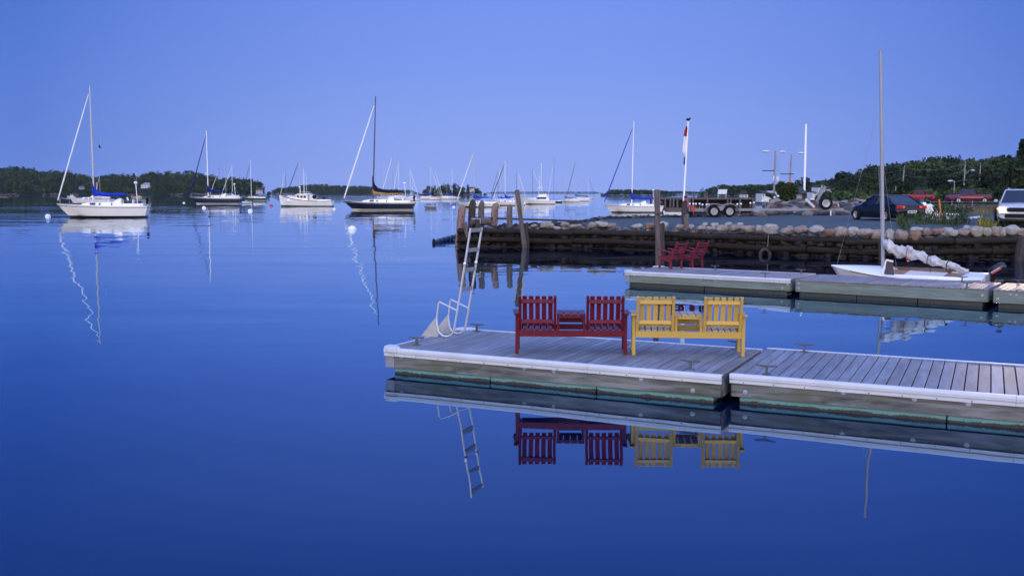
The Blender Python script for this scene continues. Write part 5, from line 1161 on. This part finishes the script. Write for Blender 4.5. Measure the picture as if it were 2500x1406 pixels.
# guard rail
t=thing('guard_rail','pale wooden guard rail climbing to the right in front of the hillside','guard rail',atd(2080,495,100)); g_=lambda X,Y:atd(X,Y,100)-t.location
mb=MB(); mb.bar(g_(2022,490),g_(2080,484),.06,.28); mb.bar(g_(2080,484),g_(2160,478),.06,.28); obj('rail',mb,M['pile'],t)
for i in range(7):
    X=2028+i*21; y=interp([(2022,490),(2080,484),(2160,478)],X); mb=MB(); mb.bar(g_(X,y-1),g_(X,y+11),.16,.16,V(0,1,0)); obj('post',mb,M['pile'],t)
# wooden board fence right of the beached boat
t=thing('board_fence','low weathered board fence behind the beached boat','fence',gpos(2385,70)); f_=lambda X,Y:atd(X,Y,70)-t.location
mb=MB()
for i in range(40):
    X=2338+i*3.1; mb.box(f_(X,0).x,f_(X+2.8,0).x,-.0,.03,f_(0,534).z,f_(0,507).z)
obj('boards',mb,wood('olive_grey_board',(.15,.14,.095),(.08,.075,.05),'z',.85,3,island=.4),t)
mb=MB(); mb.bar(f_(2330,506),f_(2470,503),.12,.10); obj('top_rail',mb,M['pile'],t)
for X in (2332,2352): 
    mb=MB(); mb.bar(f_(X,500),f_(X,534),.2,.2,V(0,1,0)); obj('post',mb,M['pile'],t)
t=thing('metal_fence','thin wire fence with slim metal posts in front of the pickup truck','fence',gpos(2330,76)); f2_=lambda X,Y:atd(X,Y,76)-t.location
mb=MB(); mb.tube([f2_(2270,493),f2_(2470,492)],.010,5); mb.tube([f2_(2270,501),f2_(2470,500)],.007,5); obj('wires',mb,M['wire'],t)
for X in (2271,2324,2374,2440):
    mb=MB(); mb.tube([f2_(X,490),f2_(X,512)],.03,6); obj('post',mb,M['galv'],t)
mb=MB(); a=gpos(2296,56); b_=atd(2293,487,56); mb.tube([a,b_],.05,8); o=obj('marker_post',mb,M['orange'],None,smooth=True,auto=60); tag(o,'slim orange marker post standing in front of the beached boat','post')
# small box signs near the trailer
t=boxthing('pale_box','small white box above the rock bank, right of the spare wheel','box',2037,2049,500,507,74,.5,M['trim'])
t=boxthing('electric_box','small white box between the shed and the trailer arm','box',1978,1989,484,490,80,.5,M['trim'])
# beached boat -------------------------------------------------------------------
t=thing('beached_boat','small white pilot boat with a pointed cabin on a cradle in the weeds','boat',gpos(2285,57),0); q=lambda X,Y,dd=0:atd(X,Y,57+dd)-t.location
def slab(name,pts,w_,m,y0=-.5,bev=.03):
    mb=MB(); mb.prism([(q(X,Y).x,q(X,Y).z) for X,Y in pts],y0,y0+w_,'y'); obj(name,mb,m,t,bevel=bev)
slab('hull',[(2233,531),(2238,526),(2246,521),(2300,520),(2324,521),(2330,526),(2331,534),(2240,537)],1.9,M['white'],-1.0,.08)
slab('cabin',[(2246,521),(2247,507),(2244,500),(2262,498),(2268,503),(2280,520.5)],1.3,M['white'],-.7,.04)
mb=MB(); mb.add([q(X,Y)+V(0,y,0) for y in (-.72,-.66) for X,Y in ((2263,503),(2268,504),(2275,516),(2268,518))],[(0,1,2,3),(7,6,5,4),(0,4,5,1),(1,5,6,2),(2,6,7,3),(3,7,4,0)]); obj('window',mb,M['glass'],t)
mb=MB(); mb.add([q(X,Y)+V(0,y,0) for y in (-.72,-.66) for X,Y in ((2249,505),(2259,504),(2260,516),(2249,517))],[(0,1,2,3),(7,6,5,4),(0,4,5,1),(1,5,6,2),(2,6,7,3),(3,7,4,0)]); obj('side_panel',mb,M['cream'],t)
slab('lamp_base',[(2248,500),(2248,494),(2256,494),(2257,500)],.4,M['white'],-.3,.03)
mb=MB(); mb.lathe([(.12,0),(.12,.16),(.0,.18)],q(2250,494),12); obj('green_lamp',mb,M['greencanvas'],t)
mb=MB(); mb.add([atd(X,Y,58)+V(0,y,0) for y in (0,.5) for X,Y in ((2330,536),(2400,528),(2400,531),(2330,539))],[(0,1,2,3),(7,6,5,4),(0,4,5,1),(1,5,6,2),(2,6,7,3),(3,7,4,0)]); o=obj('white_plank',mb,M['trim']); tag(o,'long white plank lying on the gravel between the beached boat and the white car','plank')
# ------------------------------------------------------------------ cars
def paint(name,c,rough=.2):
    m,nt,b=nm(name); b.inputs['Base Color'].default_value=(*c,1); b.inputs['Roughness'].default_value=rough; b.inputs['Specular IOR Level'].default_value=.25; b.inputs['Coat Weight'].default_value=.12; b.inputs['Coat Roughness'].default_value=.05
    n=noi(nt,coords(nt),2,3); nt.links.new(ramp(nt,n.outputs[0],[(.35,tuple(x*.85 for x in c)),(.7,c)]),b.inputs['Base Color']); return m
M['car_black']=paint('blue_black_car_paint',(.002,.003,.009)); M['car_white']=paint('white_car_paint',(.40,.42,.47)); M['car_red']=paint('burgundy_truck_paint',(.12,.006,.03)); M['car_red2']=paint('red_truck_paint',(.30,.01,.03))
M['carglass']=mat('tinted_car_glass',(.012,.018,.035),.04,var=0,spec=.25); M['taillight']=mat('red_tail_lamp',(.45,.02,.02),.2,var=.1); M['plate']=mat('white_number_plate',(.75,.75,.75),.4); M['stripe']=mat('pink_side_stripe',(.5,.2,.15),.4)
M['grille']=mat('dark_grille',(.008,.008,.010),.5,spec=.08)
def car(name,label,cat,loc,rz,L,W,HT,pm,prof,glass,kind='sedan',wr=.32,wx_=(.18,.80),sill=.2):
    """x forward (+L/2 front). prof: list (t, z_top, halfwidth factor) body shoulder line; glass: (t0,t1,t2,t3) rear base, rear top, front top, front base"""
    t=thing(name,label,cat,loc,rz); X=lambda s:-L/2+L*s
    rings=[]
    for (s,z,w_) in prof:
        b=W/2*w_; zb=sill+(.12 if s<.04 or s>.97 else 0)
        rings.append([V(X(s),y*b,zz) for y,zz in ((-.80,zb-.02),(-.97,zb+.05),(-1.0,lerp(zb,z,.45)),(-.985,lerp(zb,z,.75)),(-.93,z-.05),(-.82,z),(0,z+.025),(.82,z),(.93,z-.05),(.985,lerp(zb,z,.75)),(1.0,lerp(zb,z,.45)),(.97,zb+.05),(.80,zb-.02),(0,zb-.03))])
    mb=MB(); mb.loft(rings); body=obj('body',mb,pm,t,smooth=True,auto=32)
    zb=lambda s:interp([(a,b_) for a,b_,c in prof],s)
    r0,r1,r2,r3=glass
    def gh(ins,top,x0,x1,x2,x3,z0,grow=0):
        b0=W/2*.86+grow; b1=W/2*.66+grow
        return [[V(X(x0),-b0,zb(x0)-.04),V(X(x0),b0,zb(x0)-.04),V(X(x3),b0,zb(x3)-.04),V(X(x3),-b0,zb(x3)-.04)],[V(X(x1),-b1,top-.05),V(X(x1),b1,top-.05),V(X(x2),b1,top-.05),V(X(x2),-b1,top-.05)]]
    mb=MB(); mb.loft(gh(0,HT,r0,r1,r2,r3,0)); obj('windows',mb,M['carglass'],t,bevel=.03)
    b1=W/2*.66+.015; mb=MB()
    mb.loft([[V(X(r1-.005),-b1,HT-.06),V(X(r1-.005),b1,HT-.06),V(X(r2+.005),b1,HT-.06),V(X(r2+.005),-b1,HT-.06)],[V(X(r1+.01),-b1*.96,HT-.015),V(X(r1+.01),b1*.96,HT-.015),V(X(r2-.01),b1*.96,HT-.015),V(X(r2-.01),-b1*.96,HT-.015)],[V(X(r1+.05),-b1*.8,HT),V(X(r1+.05),b1*.8,HT),V(X(r2-.04),b1*.8,HT),V(X(r2-.04),-b1*.8,HT)]]); obj('roof',mb,pm,t,smooth=True,auto=60)
    b0=W/2*.86+.006
    for sg in (-1,1):
        mb=MB()
        for (xa,xb) in ((r0,r1),(r3,r2),(lerp(r0,r3,.52),lerp(r1,r2,.50))):
            mb.bar(V(X(xa),sg*b0,zb(xa)-.03),V(X(xb),sg*b1,HT-.05),.05,.06)
        if kind=='suv': mb.bar(V(X(lerp(r0,r3,.2)),sg*b0,zb(.3)-.03),V(X(lerp(r1,r2,.15)),sg*b1,HT-.05),.05,.06); mb.tube([V(X(r1+.05),sg*b1*.85,HT),V(X(r1+.1),sg*b1*.85,HT+.05),V(X(r2-.1),sg*b1*.85,HT+.05),V(X(r2-.04),sg*b1*.85,HT)],.02,6)
        obj('pillars',mb,pm,t)
        mb=MB(); mb.ball((X(r3-.03),sg*(W/2+.07),zb(r3)+.10),(.06,.10,.08),2); obj('door_mirror',mb,pm if kind!='x' else M['rubber'],t,smooth=True)
    for s in wx_:
        for sg in (-1,1):
            wheel(None,V(X(s),sg*(W/2-.02),wr),wr,.21,t,face=sg,rimmat='trim' if kind=='truck' else 'alu' if kind!='sedan' else 'rim')
            mb=MB(); mb.lathe([(wr*1.13,-.02),(wr*1.13,.015),(0,.015),(0,-.02)],(0,0,0),20,'y'); mb.tf(Matrix.Translation((X(s),sg*(W/2-.006),wr+.02))); obj('wheel_arch',mb,M['rubber'],t)
    return t,X,zb
SED=[(0,.62,.86),(.02,.86,.93),(.06,.98,.97),(.16,1.0,1),(.3,.97,1),(.6,.95,1),(.72,.93,1),(.85,.86,.97),(.95,.76,.93),(.985,.62,.88),(1,.5,.80)]
pos=at(2188,541,1.47); hd=R(101)
cL=4.9; dirv=V(math.cos(hd),math.sin(hd),0); latl=V(-dirv.y,dirv.x,0) # left side of the car
cen=pos+dirv*(cL/2)-latl*.90; cen.z=1.44
t,X,zb=car('black_sedan','blue-black sedan parked on the gravel facing away, seen past the daysailer mast','car',cen,hd,cL,1.86,1.42,M['car_black'],SED,(.10,.27,.55,.74),wr=.33)
for sg in (-1,1):
    mb=MB(); mb.box(X(0)-.02,X(.03),min(sg*.42,sg*.86),max(sg*.42,sg*.86),.70,.86); obj('tail_light',mb,M['taillight'],t,bevel=.02)
    mb=MB(); mb.box(X(0)-.03,X(.02),min(sg*.44,sg*.56),max(sg*.44,sg*.56),.73,.83); obj('indicator',mb,M['orange'],t,bevel=.01)
mb=MB(); mb.box(X(0)-.045,X(0)-.02,-.26,.26,.46,.60); obj('number_plate',mb,M['plate'],t)
mb=MB(); 
for i in range(6): mb.box(X(0)-.049,X(0)-.046,-.2+i*.07,-.155+i*.07,.50,.57)
obj('plate_characters',mb,M['navycanvas'],t)
mb=MB(); mb.box(X(0)-.06,X(.02),-.84,.84,.34,.46); obj('bumper',mb,M['car_black'],t,bevel=.03)
SUV=[(0,.70,.88),(.02,1.0,.94),(.08,1.06,.98),(.3,1.04,1),(.6,1.02,1),(.72,1.02,1),(.85,.98,.98),(.93,.93,.96),(.975,.86,.92),(1,.76,.84)]
sp_=at(2430,549,1.50); hd=R(-119); dirv=V(math.cos(hd),math.sin(hd),0); latl=V(-dirv.y,dirv.x,0)
cen=sp_-dirv*(4.5/2)+latl*.92; cen.z=1.50
# the photo shows the right-hand (passenger) front lamp at column 2430
fc=atd(2430,522,sp_.y); 
t,X,zb=car('white_crossover','white crossover car with its headlights on, at the right edge facing the water','car',cen,hd,4.5,1.88,1.66,M['car_white'],SUV,(.03,.10,.60,.78),kind='suv',wr=.36)
HL=emis('lit_headlamp',(1,.80,.50),60)
HLs=[]
for sg in (-1,1):
    mb=MB(); mb.ball((X(.985),sg*.715,.735),(.10,.19,.11),2); obj('headlight',mb,emis('amber_lit_lamp_cover',(1,.42,.10),1.1),t,smooth=True)
    mb=MB(); mb.ball((X(1.0)+.03,sg*.69,.735),(.10,.12,.085),2); obj('headlight_bulb',mb,HL,t,smooth=True)
    HLs.append(V(X(1.0)+.12,sg*.70,.76))
mb=MB(); mb.prism([(-.44,.60),(.44,.60),(.50,.76),(.36,.80),(-.36,.80),(-.50,.76)],X(.975),X(1)+.01,'x'); obj('grille',mb,M['grille'],t,bevel=.01)
mb=MB(); mb.box(X(.97),X(1)+.03,-.55,.55,.32,.50); obj('lower_intake',mb,M['grille'],t,bevel=.02)
mb=MB(); mb.box(X(.96),X(1)+.05,-.80,.80,.50,.585); obj('bumper',mb,M['car_white'],t,bevel=.03)
for i,h_ in enumerate(HLs):
    l=bpy.data.lights.new('headlamp','SPOT'); l.energy=7000; l.color=(1,.72,.45); l.spot_size=R(36); l.spot_blend=.6; l.shadow_soft_size=.05
    lo=bpy.data.objects.new('headlamp',l); COL.objects.link(lo)
    wp=Matrix.Translation(cen)@Matrix.Rotation(hd,4,'Z')@h_; lo.location=wp; tgt=B0+ub*alongB(2330)+vb*1.0+V(0,0,.2); lo.rotation_euler=(tgt-wp).to_track_quat('-Z','Y').to_euler()
PK=[(0,1.0,.94),(.02,1.13,1),(.38,1.13,1),(.385,1.13,1),(.55,1.15,1),(.70,1.13,1),(.85,1.10,.98),(.95,1.04,.95),(1,.85,.88)]
p=atd(2362,497.5,134); t,X,zb=car('pickup_truck','burgundy pickup truck with pink side stripes parked side-on by the trees','pickup truck',V(p.x,p.y,1.55),PI,5.6,1.95,1.86,M['car_red'],PK,(.36,.40,.60,.72),kind='truck',wr=.40,sill=.34)
mb=MB(); mb.box(X(.17),X(.83),.985,.995,.74,.84); mb.box(X(.17),X(.80),-.995,-.985,.74,.84); obj('side_stripe',mb,M['stripe'],t)
mb=MB(); mb.box(X(.03),X(.35),-.8,.8,1.0,1.09); obj('load_bed',mb,M['grille'],t)
p=atd(2244,494,150); t,X,zb=car('pickup_truck','bright red pickup truck seen behind the roof of the black sedan','pickup truck',V(p.x,p.y,1.55),R(-35),4.6,1.9,1.75,M['car_red2'],PK,(.36,.40,.62,.72),kind='truck',wr=.36,sill=.32)
# ------------------------------------------------------------------ vegetation
def leafmat(name,c1,c2,c3,nsc=.11):
    m,nt,b=nm(name); g=N(nt,'ShaderNodeNewGeometry'); c=ramp(nt,g.outputs['Random Per Island'],[(0,c1),(.5,c2),(1,c3)])
    n=noi(nt,coords(nt),nsc,3); k=ramp(nt,n.outputs[0],[(.36,(.5,.5,.6)),(.5,(1,1,1)),(.66,(2.1,1.9,1.5))]); nt.links.new(mixc(nt,1.0,c,k,'MULTIPLY'),b.inputs['Base Color']); b.inputs['Roughness'].default_value=.75; b.inputs['Specular IOR Level'].default_value=.15; return m
M['leaf']=leafmat('mixed_woodland_leaves',(.012,.026,.013),(.024,.045,.019),(.046,.070,.027))
M['leafdark']=leafmat('dark_conifer_needles',(.007,.017,.012),(.014,.028,.017),(.025,.040,.022))
M['leaflight']=leafmat('light_green_shrub_leaves',(.018,.034,.012),(.032,.055,.017),(.05,.08,.022))
M['bark']=mat('grey_bark',(.10,.085,.075),.9,var=.3)
rg=np.random.default_rng(5)
def crown(kind,n,h,w_,ls,r=rg):
    """leaf quads filling a crown of height h and width w; returns (n,4,3)"""
    if kind=='con':
        t_=r.random(n)**.75; z=h*(.12+.88*(1-t_)) ; 
        z=h*(.10+.90*t_); rad=w_/2*(1-t_)**.85*(.75+.25*np.sin(z*6.5))+.08; a=r.random(n)*2*PI; q=np.sqrt(r.random(n))*.45+.55; c=np.stack([np.cos(a)*rad*q,np.sin(a)*rad*q,z-.1*rad],1)
    else:
        k=9+int(r.integers(0,5)); cc=[]
        for i in range(k):
            t_=r.random(); zz=h*(.32+.58*t_); rr=w_/2*.62*math.sin(PI*min(max((zz/h-.18)/.9,0.05),.97))**.6; a=r.random()*2*PI; cc.append((math.cos(a)*rr,math.sin(a)*rr,zz,w_*r.uniform(.16,.27)))
        cc=np.array(cc); idx=r.integers(0,k,n); v=r.normal(size=(n,3)); v/=np.linalg.norm(v,axis=1)[:,None]; v*=(r.random(n)**.33)[:,None]; c=cc[idx,:3]+v*cc[idx,3:4]*np.array([1,1,.8])
    u_=r.normal(size=(n,3)); u_/=np.linalg.norm(u_,axis=1)[:,None]; w2=np.cross(u_,r.normal(size=(n,3))); w2/=np.linalg.norm(w2,axis=1)[:,None]
    s=(ls*r.uniform(.6,1.4,n))[:,None]; 
    if kind=='con': u_[:,2]*=.35; 
    return np.stack([c-u_*s-w2*s*.6,c+u_*s-w2*s*.6,c+u_*s+w2*s*.6,c-u_*s+w2*s*.6],1)
def quads(name,arr,m,parent=None,kind=None):
    n=len(arr); me=bpy.data.meshes.new(name); me.vertices.add(n*4); me.vertices.foreach_set('co',arr.reshape(-1).astype(np.float32)); me.loops.add(n*4); me.loops.foreach_set('vertex_index',np.arange(n*4,dtype=np.int32)); me.polygons.add(n); me.polygons.foreach_set('loop_start',np.arange(0,n*4,4,dtype=np.int32)); me.update(calc_edges=True); me.validate()
    me.materials.append(m); o=bpy.data.objects.new(name,me); COL.objects.link(o)
    if parent: o.parent=parent
    if kind: o['kind']=kind
    return o
TPL={}
for k in range(6): TPL[('dec',k)]=crown('dec',230,1,.85,.042)
for k in range(4): TPL[('con',k)]=crown('con',190,1,.42,.042)
def forest(name,places,m,lab):
    arrs=[]
    for (x,y,z,h,kind,wf) in places:
        a=TPL[(kind,int(rg.integers(0,6 if kind=='dec' else 4)))]; th=rg.random()*2*PI; c,s=math.cos(th),math.sin(th); q=a.copy(); xx=q[...,0]*c-q[...,1]*s; yy=q[...,0]*s+q[...,1]*c
        arrs.append(np.stack([xx*h*wf+x,yy*h*wf+y,q[...,2]*h+z],-1))
    o=quads(name,np.concatenate(arrs),m,kind='stuff'); o['label']=lab; return o
hillm=mat('dark_forest_floor',(.009,.016,.010),.95,var=.3,sc=.02); shorem=mat('pale_shore_stones',(.11,.088,.078),.9,var=.4,sc=.2)
def hillside(name,sky,d0,d1,th,m,lab,seed,dens=1.0,conf=.35,shore=None,step=8,zfoot=.3,back=1.4,shore_m=None,tmin=.6):
    """sky: list (photo column azimuth, photo row of tree tops); d0/d1: distances of shore and ridge (number or list)"""
    r_=random.Random(seed); D0=lambda X:interp(d0,X) if isinstance(d0,list) else d0; D1=lambda X:interp(d1,X) if isinstance(d1,list) else d1
    X0,X1=sky[0][0],sky[-1][0]; cols=[X0+(X1-X0)*i/int((X1-X0)/step) for i in range(int((X1-X0)/step)+1)]
    prof=(0,.04,.15,.35,.6,.85,1,1.15,back)
    def hz(X,k):
        y=interp(sky,X); zt_=H+(470-y)/F*D1(X); top=max(zt_-th*.92,.4); f=min(k,1); s=f*f*(3-2*f)
        if k>1: return top*(1-((k-1)/(back-1))**2)-.5
        d_=lerp(D0(X),D1(X),k); return min(zfoot*min(k*20,1)-.4*(k<.001)+ (top-zfoot)*(.25*f+.75*s), max(H+(470-y)/F*d_-th*.8,zfoot-.4*(k<.001)))
    mb=MB()
    for X in cols:
        for k in prof:
            d=lerp(D0(X),D1(X),k); mb.v.append(V((X-1250)/F*d,d,hz(X,k)))
    n=len(prof)
    for i in range(len(cols)-1):
        for j in range(n-1): a=i*n+j; mb.f.append((a,a+n,a+n+1,a+1))
    o=struct(name,mb,m,smooth=True)
    pl=[]; 
    Xc=X0
    while Xc<X1:
        dmid=(D0(Xc)+D1(Xc))/2; stepx=th*.42/dmid*F/dens; 
        nrow=max(2,int((D1(Xc)-D0(Xc))/(th*.75)*dens)); nrow=min(nrow,16)
        for j in range(nrow):
            k=(j+r_.random())/nrow; X=Xc+r_.uniform(-.6,.6)*stepx
            if X<X0 or X>X1: continue
            k=max(k,.03)
            if seed==1 and any(a_<X<b_ and k<c_ for a_,b_,c_ in ((341,371,.46),(189,211,.42),(621,644,.5))): continue
            d=lerp(D0(X),D1(X),k); hh=th*r_.uniform(tmin,1.12)*(1 if k>.12 else .75); hh=max(min(hh,((H+(470-interp(sky,X))/F*d)-hz(X,k)+hh*.12)*r_.uniform(.9,1.04)),th*.15)
            endf=min((X-X0)/ (12+stepx),(X1-X)/(12+stepx),1) ; 
            pl.append(((X-1250)/F*d,d,hz(X,k)-hh*.12,hh*max(endf,.45),'con' if r_.random()<conf else 'dec',r_.uniform(.8,1.15)))
        Xc+=stepx
    forest('woodland',pl,M['leaf'] if conf<.6 else M['leafdark'],lab)
    if shore_m:
        mb=MB()
        for i in range(int((X1-X0)/2.2)):
            X=r_.uniform(X0,X1)
            if noise.noise(V(X*.02,seed,0))<.05: continue
            d=D0(X)*r_.uniform(.985,1.0); s=D0(X)/1000; mb.ball(((X-1250)/F*d,d,.2*s+r_.uniform(0,1)*s),(r_.uniform(1,2.6)*s,1.5*s,r_.uniform(.4,1.1)*s),1,.4,i)
        obj('shore_stones',mb,shore_m,None,kind='stuff')
L1=[(-520,412),(-300,404),(-120,401),(0,404),(60,405),(110,413),(160,414),(205,423),(236,432),(262,426),(320,424),(380,417),(430,417),(470,416),(500,421),(545,430),(590,434),(630,441),(652,450),(664,462)]
hillside('hill',L1,[(-120,900),(0,960),(200,1000),(420,1050),(520,900),(600,720),(664,620)],[(-120,1150),(200,1250),(450,1300),(600,900),(664,660)],12,hillm,'dark wooded hillside along the left shore',1,shore_m=shorem,dens=.9)
hillside('headland',[(655,459),(690,459),(735,453),(765,449),(800,450),(840,452),(880,453),(915,456),(935,461)],1900,2150,15,hillm,'bluish wooded headland behind the lobster boat',2,dens=.7)
hillside('low_point',[(915,463),(960,462),(1000,464),(1025,467)],2600,2800,12,hillm,'thin low wooded point behind the black sailboat',3,dens=.7)
hillside('wooded_island',[(1022,466),(1035,455),(1060,452),(1075,455),(1090,448),(1110,446),(1125,450),(1140,450),(1155,458),(1172,464),(1191,467)],1120,1170,10,hillm,'small wooded island in the middle distance',4,dens=.85,conf=.4,shore_m=shorem)
hillside('distant_shore',[(1185,469),(1300,468.2),(1400,468.4),(1470,468.5)],4200,4400,8,hillm,'faint distant low shore on the horizon',5,dens=.35)
hillside('dark_promontory',[(1466,467),(1490,463),(1530,462.5),(1580,463),(1620,466),(1650,468)],900,960,7,hillm,'dark wooded promontory behind the blue covered sailboat',6,dens=.8)
hillside('distant_shore',[(1600,468),(1660,467),(1700,468.5),(1760,468)],1700,1800,8,hillm,'blue wooded shore behind the wharf deck',7,dens=.7)
hillside('hill',[(1700,466),(1712,458),(1740,457),(1758,453),(1780,455),(1810,453),(1850,452),(1890,451),(1930,449),(1980,445),(2010,441),(2050,425),(2090,417),(2130,405)],[(1700,640),(2130,420)],[(1700,720),(1900,760),(2130,640)],12,hillm,'wooded hillside behind the wharf and shed',8,dens=.9,conf=.45)
hillside('hill',[(2060,425),(2100,412),(2130,404),(2170,403),(2205,400),(2240,394),(2270,386),(2300,391),(2340,392),(2380,391),(2420,385),(2450,384),(2480,378),(2520,372),(2640,360),(2900,352)],[(2060,215),(2300,215),(2500,195)],[(2060,430),(2300,400),(2640,330)],11,hillm,'wooded hillside rising at the right behind the road',9,dens=.95,conf=.25,zfoot=2.0)
def tree(label,X,Yb,Yt,d,wpx,kind,m='leaf',n=500,name=None,group='trees standing out along the right shore',bare=.2):
    a=atd(X,Yb,d); h=atd(X,Yt,d).z-a.z; w_=wpx*d/F; t=thing(name or ('conifer_tree' if kind=='con' else 'broadleaf_tree'),label,'tree',a,0,group)
    ls=.045*h if kind=='dec' else .04*h; ar=crown('con' if kind=='con' else 'dec',n,h,w_,max(ls,.05)); 
    if kind=='dec': ar[...,2]+= h*bare*.2
    quads('crown',ar,M[m],t)
    mb=MB(); mb.tube([V(0,0,-1),V(.02*h,0,h*.5),V(0,.01*h,h*.9)],[h*.022,h*.014,h*.004],7)
    for i in range(6):
        z=h*(.3+.09*i); a_=i*2.4; mb.tube([V(0,0,z),V(math.cos(a_)*w_*.28,math.sin(a_)*w_*.28,z+h*.10)],[h*.008,h*.003],5)
    obj('trunk',mb,M['bark'],t,smooth=True); return t
for a in (('tall dark pine rising at the right edge above the hill',2492,470,341,150,60,'con','leafdark',900),('big dark spruce partly cut by the right edge',2512,470,350,140,80,'con','leafdark',900),
 ('round broadleaf tree at right under the pines',2478,470,392,135,70,'dec','leaf',900),('broad tree behind the burgundy pickup truck bed',2425,478,425,160,80,'dec','leafdark',800),
 ('bushy tree between the two pickup trucks',2292,490,430,158,52,'dec','leafdark',800),('tree behind the cab of the burgundy pickup truck',2370,480,440,175,50,'dec','leaf',600),
 ('open crowned tree on the ridge, left of the tall pair',2278,400,386,300,17,'dec','leafdark',160),('slim open tree on the ridge, middle of three',2305,402,380,300,12,'dec','leafdark',160),('slim tree on the ridge, right of three',2318,402,379,300,14,'dec','leafdark',160),('dark conifer on the ridge above the pickup trucks',2342,400,378,300,22,'con','leafdark',200),
 ('low round tree left of the daysailer mast on the slope',2090,475,428,200,60,'dec','leaf',700),('pale green sapling by the gravel behind the black car',2130,476,432,150,26,'dec','leaflight',400),
 ('dark tree over the roof of the black car',2225,476,440,165,60,'dec','leafdark',700),('tree behind the utility pole at mid right',2180,474,425,190,50,'dec','leaf',600),
 ('tree over the hillside houses',2060,474,424,210,50,'dec','leafdark',600),('pointed fir at the left foot of the right hill',1711,475,461,420,10,'con','leafdark',160),('small fir next to it on the headland',1716,474,458,430,6,'con','leafdark',120),('tree left of the grey shed roof',1958,470,436,180,40,'dec','leafdark',500)):
    tree(*a[:7],m=a[7],n=a[8])
t=tree('large dense green bush beside the grey shed',1921,500,446,92,58,'dec','leaflight',1800,name='large_bush',group=None); t['category']='bush'
t=tree('rounder low bush left of the large one by the wharf end',1882,492,474,100,28,'dec','leaflight',700,name='low_bush',group=None); t['category']='bush'
t=tree('tall narrow part of the green thicket by the orange marker pole',1908,498,444,96,28,'con','leaf',900,name='young_conifer',group=None)
# shrubs and weeds along the lot edge
r_=random.Random(8); arr=[]
def blade(x,y,z,h,lean,w_=.018,seg=3):
    a=r_.random()*2*PI; lx,ly=math.cos(a)*lean*h,math.sin(a)*lean*h; px_,py_=math.cos(a+1.57)*w_,math.sin(a+1.57)*w_; c0=np.array([x,y,z]); 
    for i in range(seg):
        s0,s1_=i/seg,(i+1)/seg; p=c0+np.array([lx*s0**2,ly*s0**2,h*s0]); q=c0+np.array([lx*s1_**2,ly*s1_**2,h*s1_]); k0,k1=1-s0*.7,1-s1_*.9; W0=np.array([px_,py_,0])
        arr.append([p-W0*k0,p+W0*k0,q+W0*k1,q-W0*k1])
def weeds(name,spots,m,lab):
    global arr; arr=[]
    for X,d,n,h,sprd in spots:
        for i in range(n):
            p=gpos(X+r_.gauss(0,sprd),d+r_.gauss(0,.5)); hh=h*r_.uniform(.45,1.15); blade(p.x,p.y,p.z-.03,hh,r_.uniform(0,.35),.014)
            if r_.random()<.5:
                for k in range(3):
                    z=hh*r_.uniform(.35,.95); blade(p.x+r_.gauss(0,.05),p.y,p.z+z,.16,1.2,.022,2)
    o=quads(name,np.array(arr),m,kind='stuff'); o['label']=lab
M['weed']=leafmat('roadside_weed_green',(.014,.028,.014),(.027,.046,.020),(.05,.068,.03)); M['weed_headlit']=leafmat('headlit_weed_green',(.06,.08,.02),(.12,.13,.03),(.22,.18,.05))  # second set: weed green with the headlamp's yellow light painted in
weeds('weeds',[(2200,48.5,70,.45,7),(2240,49,70,.55,9),(2268,49.5,80,.6,12),(2300,49,90,.65,10),(2330,48.5,80,.55,10),(2355,49,50,.4,10),(2470,47.0,200,.42,18),(2500,47,140,.45,15),(2215,47.4,40,.35,8)],M['weed'],'tall green weeds growing behind the boulders at right')
weeds('weeds',[(2396,46.0,120,.72,5),(2408,46.0,130,.72,6),(2420,45.8,80,.5,8)],M['weed_headlit'],'golden weeds lit by the headlight in front of the white car')
mbk=[]
for X,d,n,h,sp_2 in ((2300,105,400,.25,90),(2430,100,400,.3,50),(2300,160,500,1.8,90),(2440,160,400,2.0,60),(2380,82,300,.5,60),(2150,110,200,1.0,30),(2060,104,160,1.0,30),(2290,66,200,.5,25)):
    for i in range(n):
        p=gpos(X+r_.gauss(0,sp_2),d+r_.gauss(0,4)); s=h*r_.uniform(.5,1.2); q=crown('dec',14,s*1.3,s*1.6,.16*s); mbk.append(q+np.array([p.x,p.y,p.z-.25*s]))
o=quads('undergrowth',np.concatenate(mbk),M['leaf'],kind='stuff'); o['label']='rough green undergrowth covering the bank below the road'
# ------------------------------------------------------------------ small mast details on the nearest boat
d=b1.location.y
mb=MB(); a=atd(231,349,d+.05); b_=atd(246,349,d+.05); mb.tube([a,b_],.035,5); mb.tube([b_,atd(244.5,336,d+.05)],.03,5); 
iv=(Matrix.Translation(b1.location)@Matrix.Rotation(b1.rotation_euler[2],4,'Z')).inverted()
mb.tf(iv); obj('antenna_bracket',mb,M['wire'],b1)
mb=MB(); mb.add([atd(X,Y,dd) for dd in (d,d+.05) for X,Y in ((241,353),(244,356),(248,363),(241,361))],[(0,1,2,3),(7,6,5,4),(0,4,5,1),(1,5,6,2),(2,6,7,3),(3,7,4,0)]); mb.tf(iv); obj('courtesy_flag',mb,M['rubber'],b1)
# ------------------------------------------------------------------ haze
mb=MB(); mb.box(-2300,2300,-30,4600,-7,75)
hz_=bpy.data.materials.new('thin_evening_haze'); hz_.use_nodes=True; nt=hz_.node_tree; nt.nodes.clear()
pv=N(nt,'ShaderNodeVolumePrincipled'); pv.inputs['Color'].default_value=(.75,.85,1,1); pv.inputs['Density'].default_value=2.8e-5; ou=N(nt,'ShaderNodeOutputMaterial'); nt.links.new(pv.outputs[0],ou.inputs['Volume'])
obj('haze',mb,hz_,None,kind='stuff')
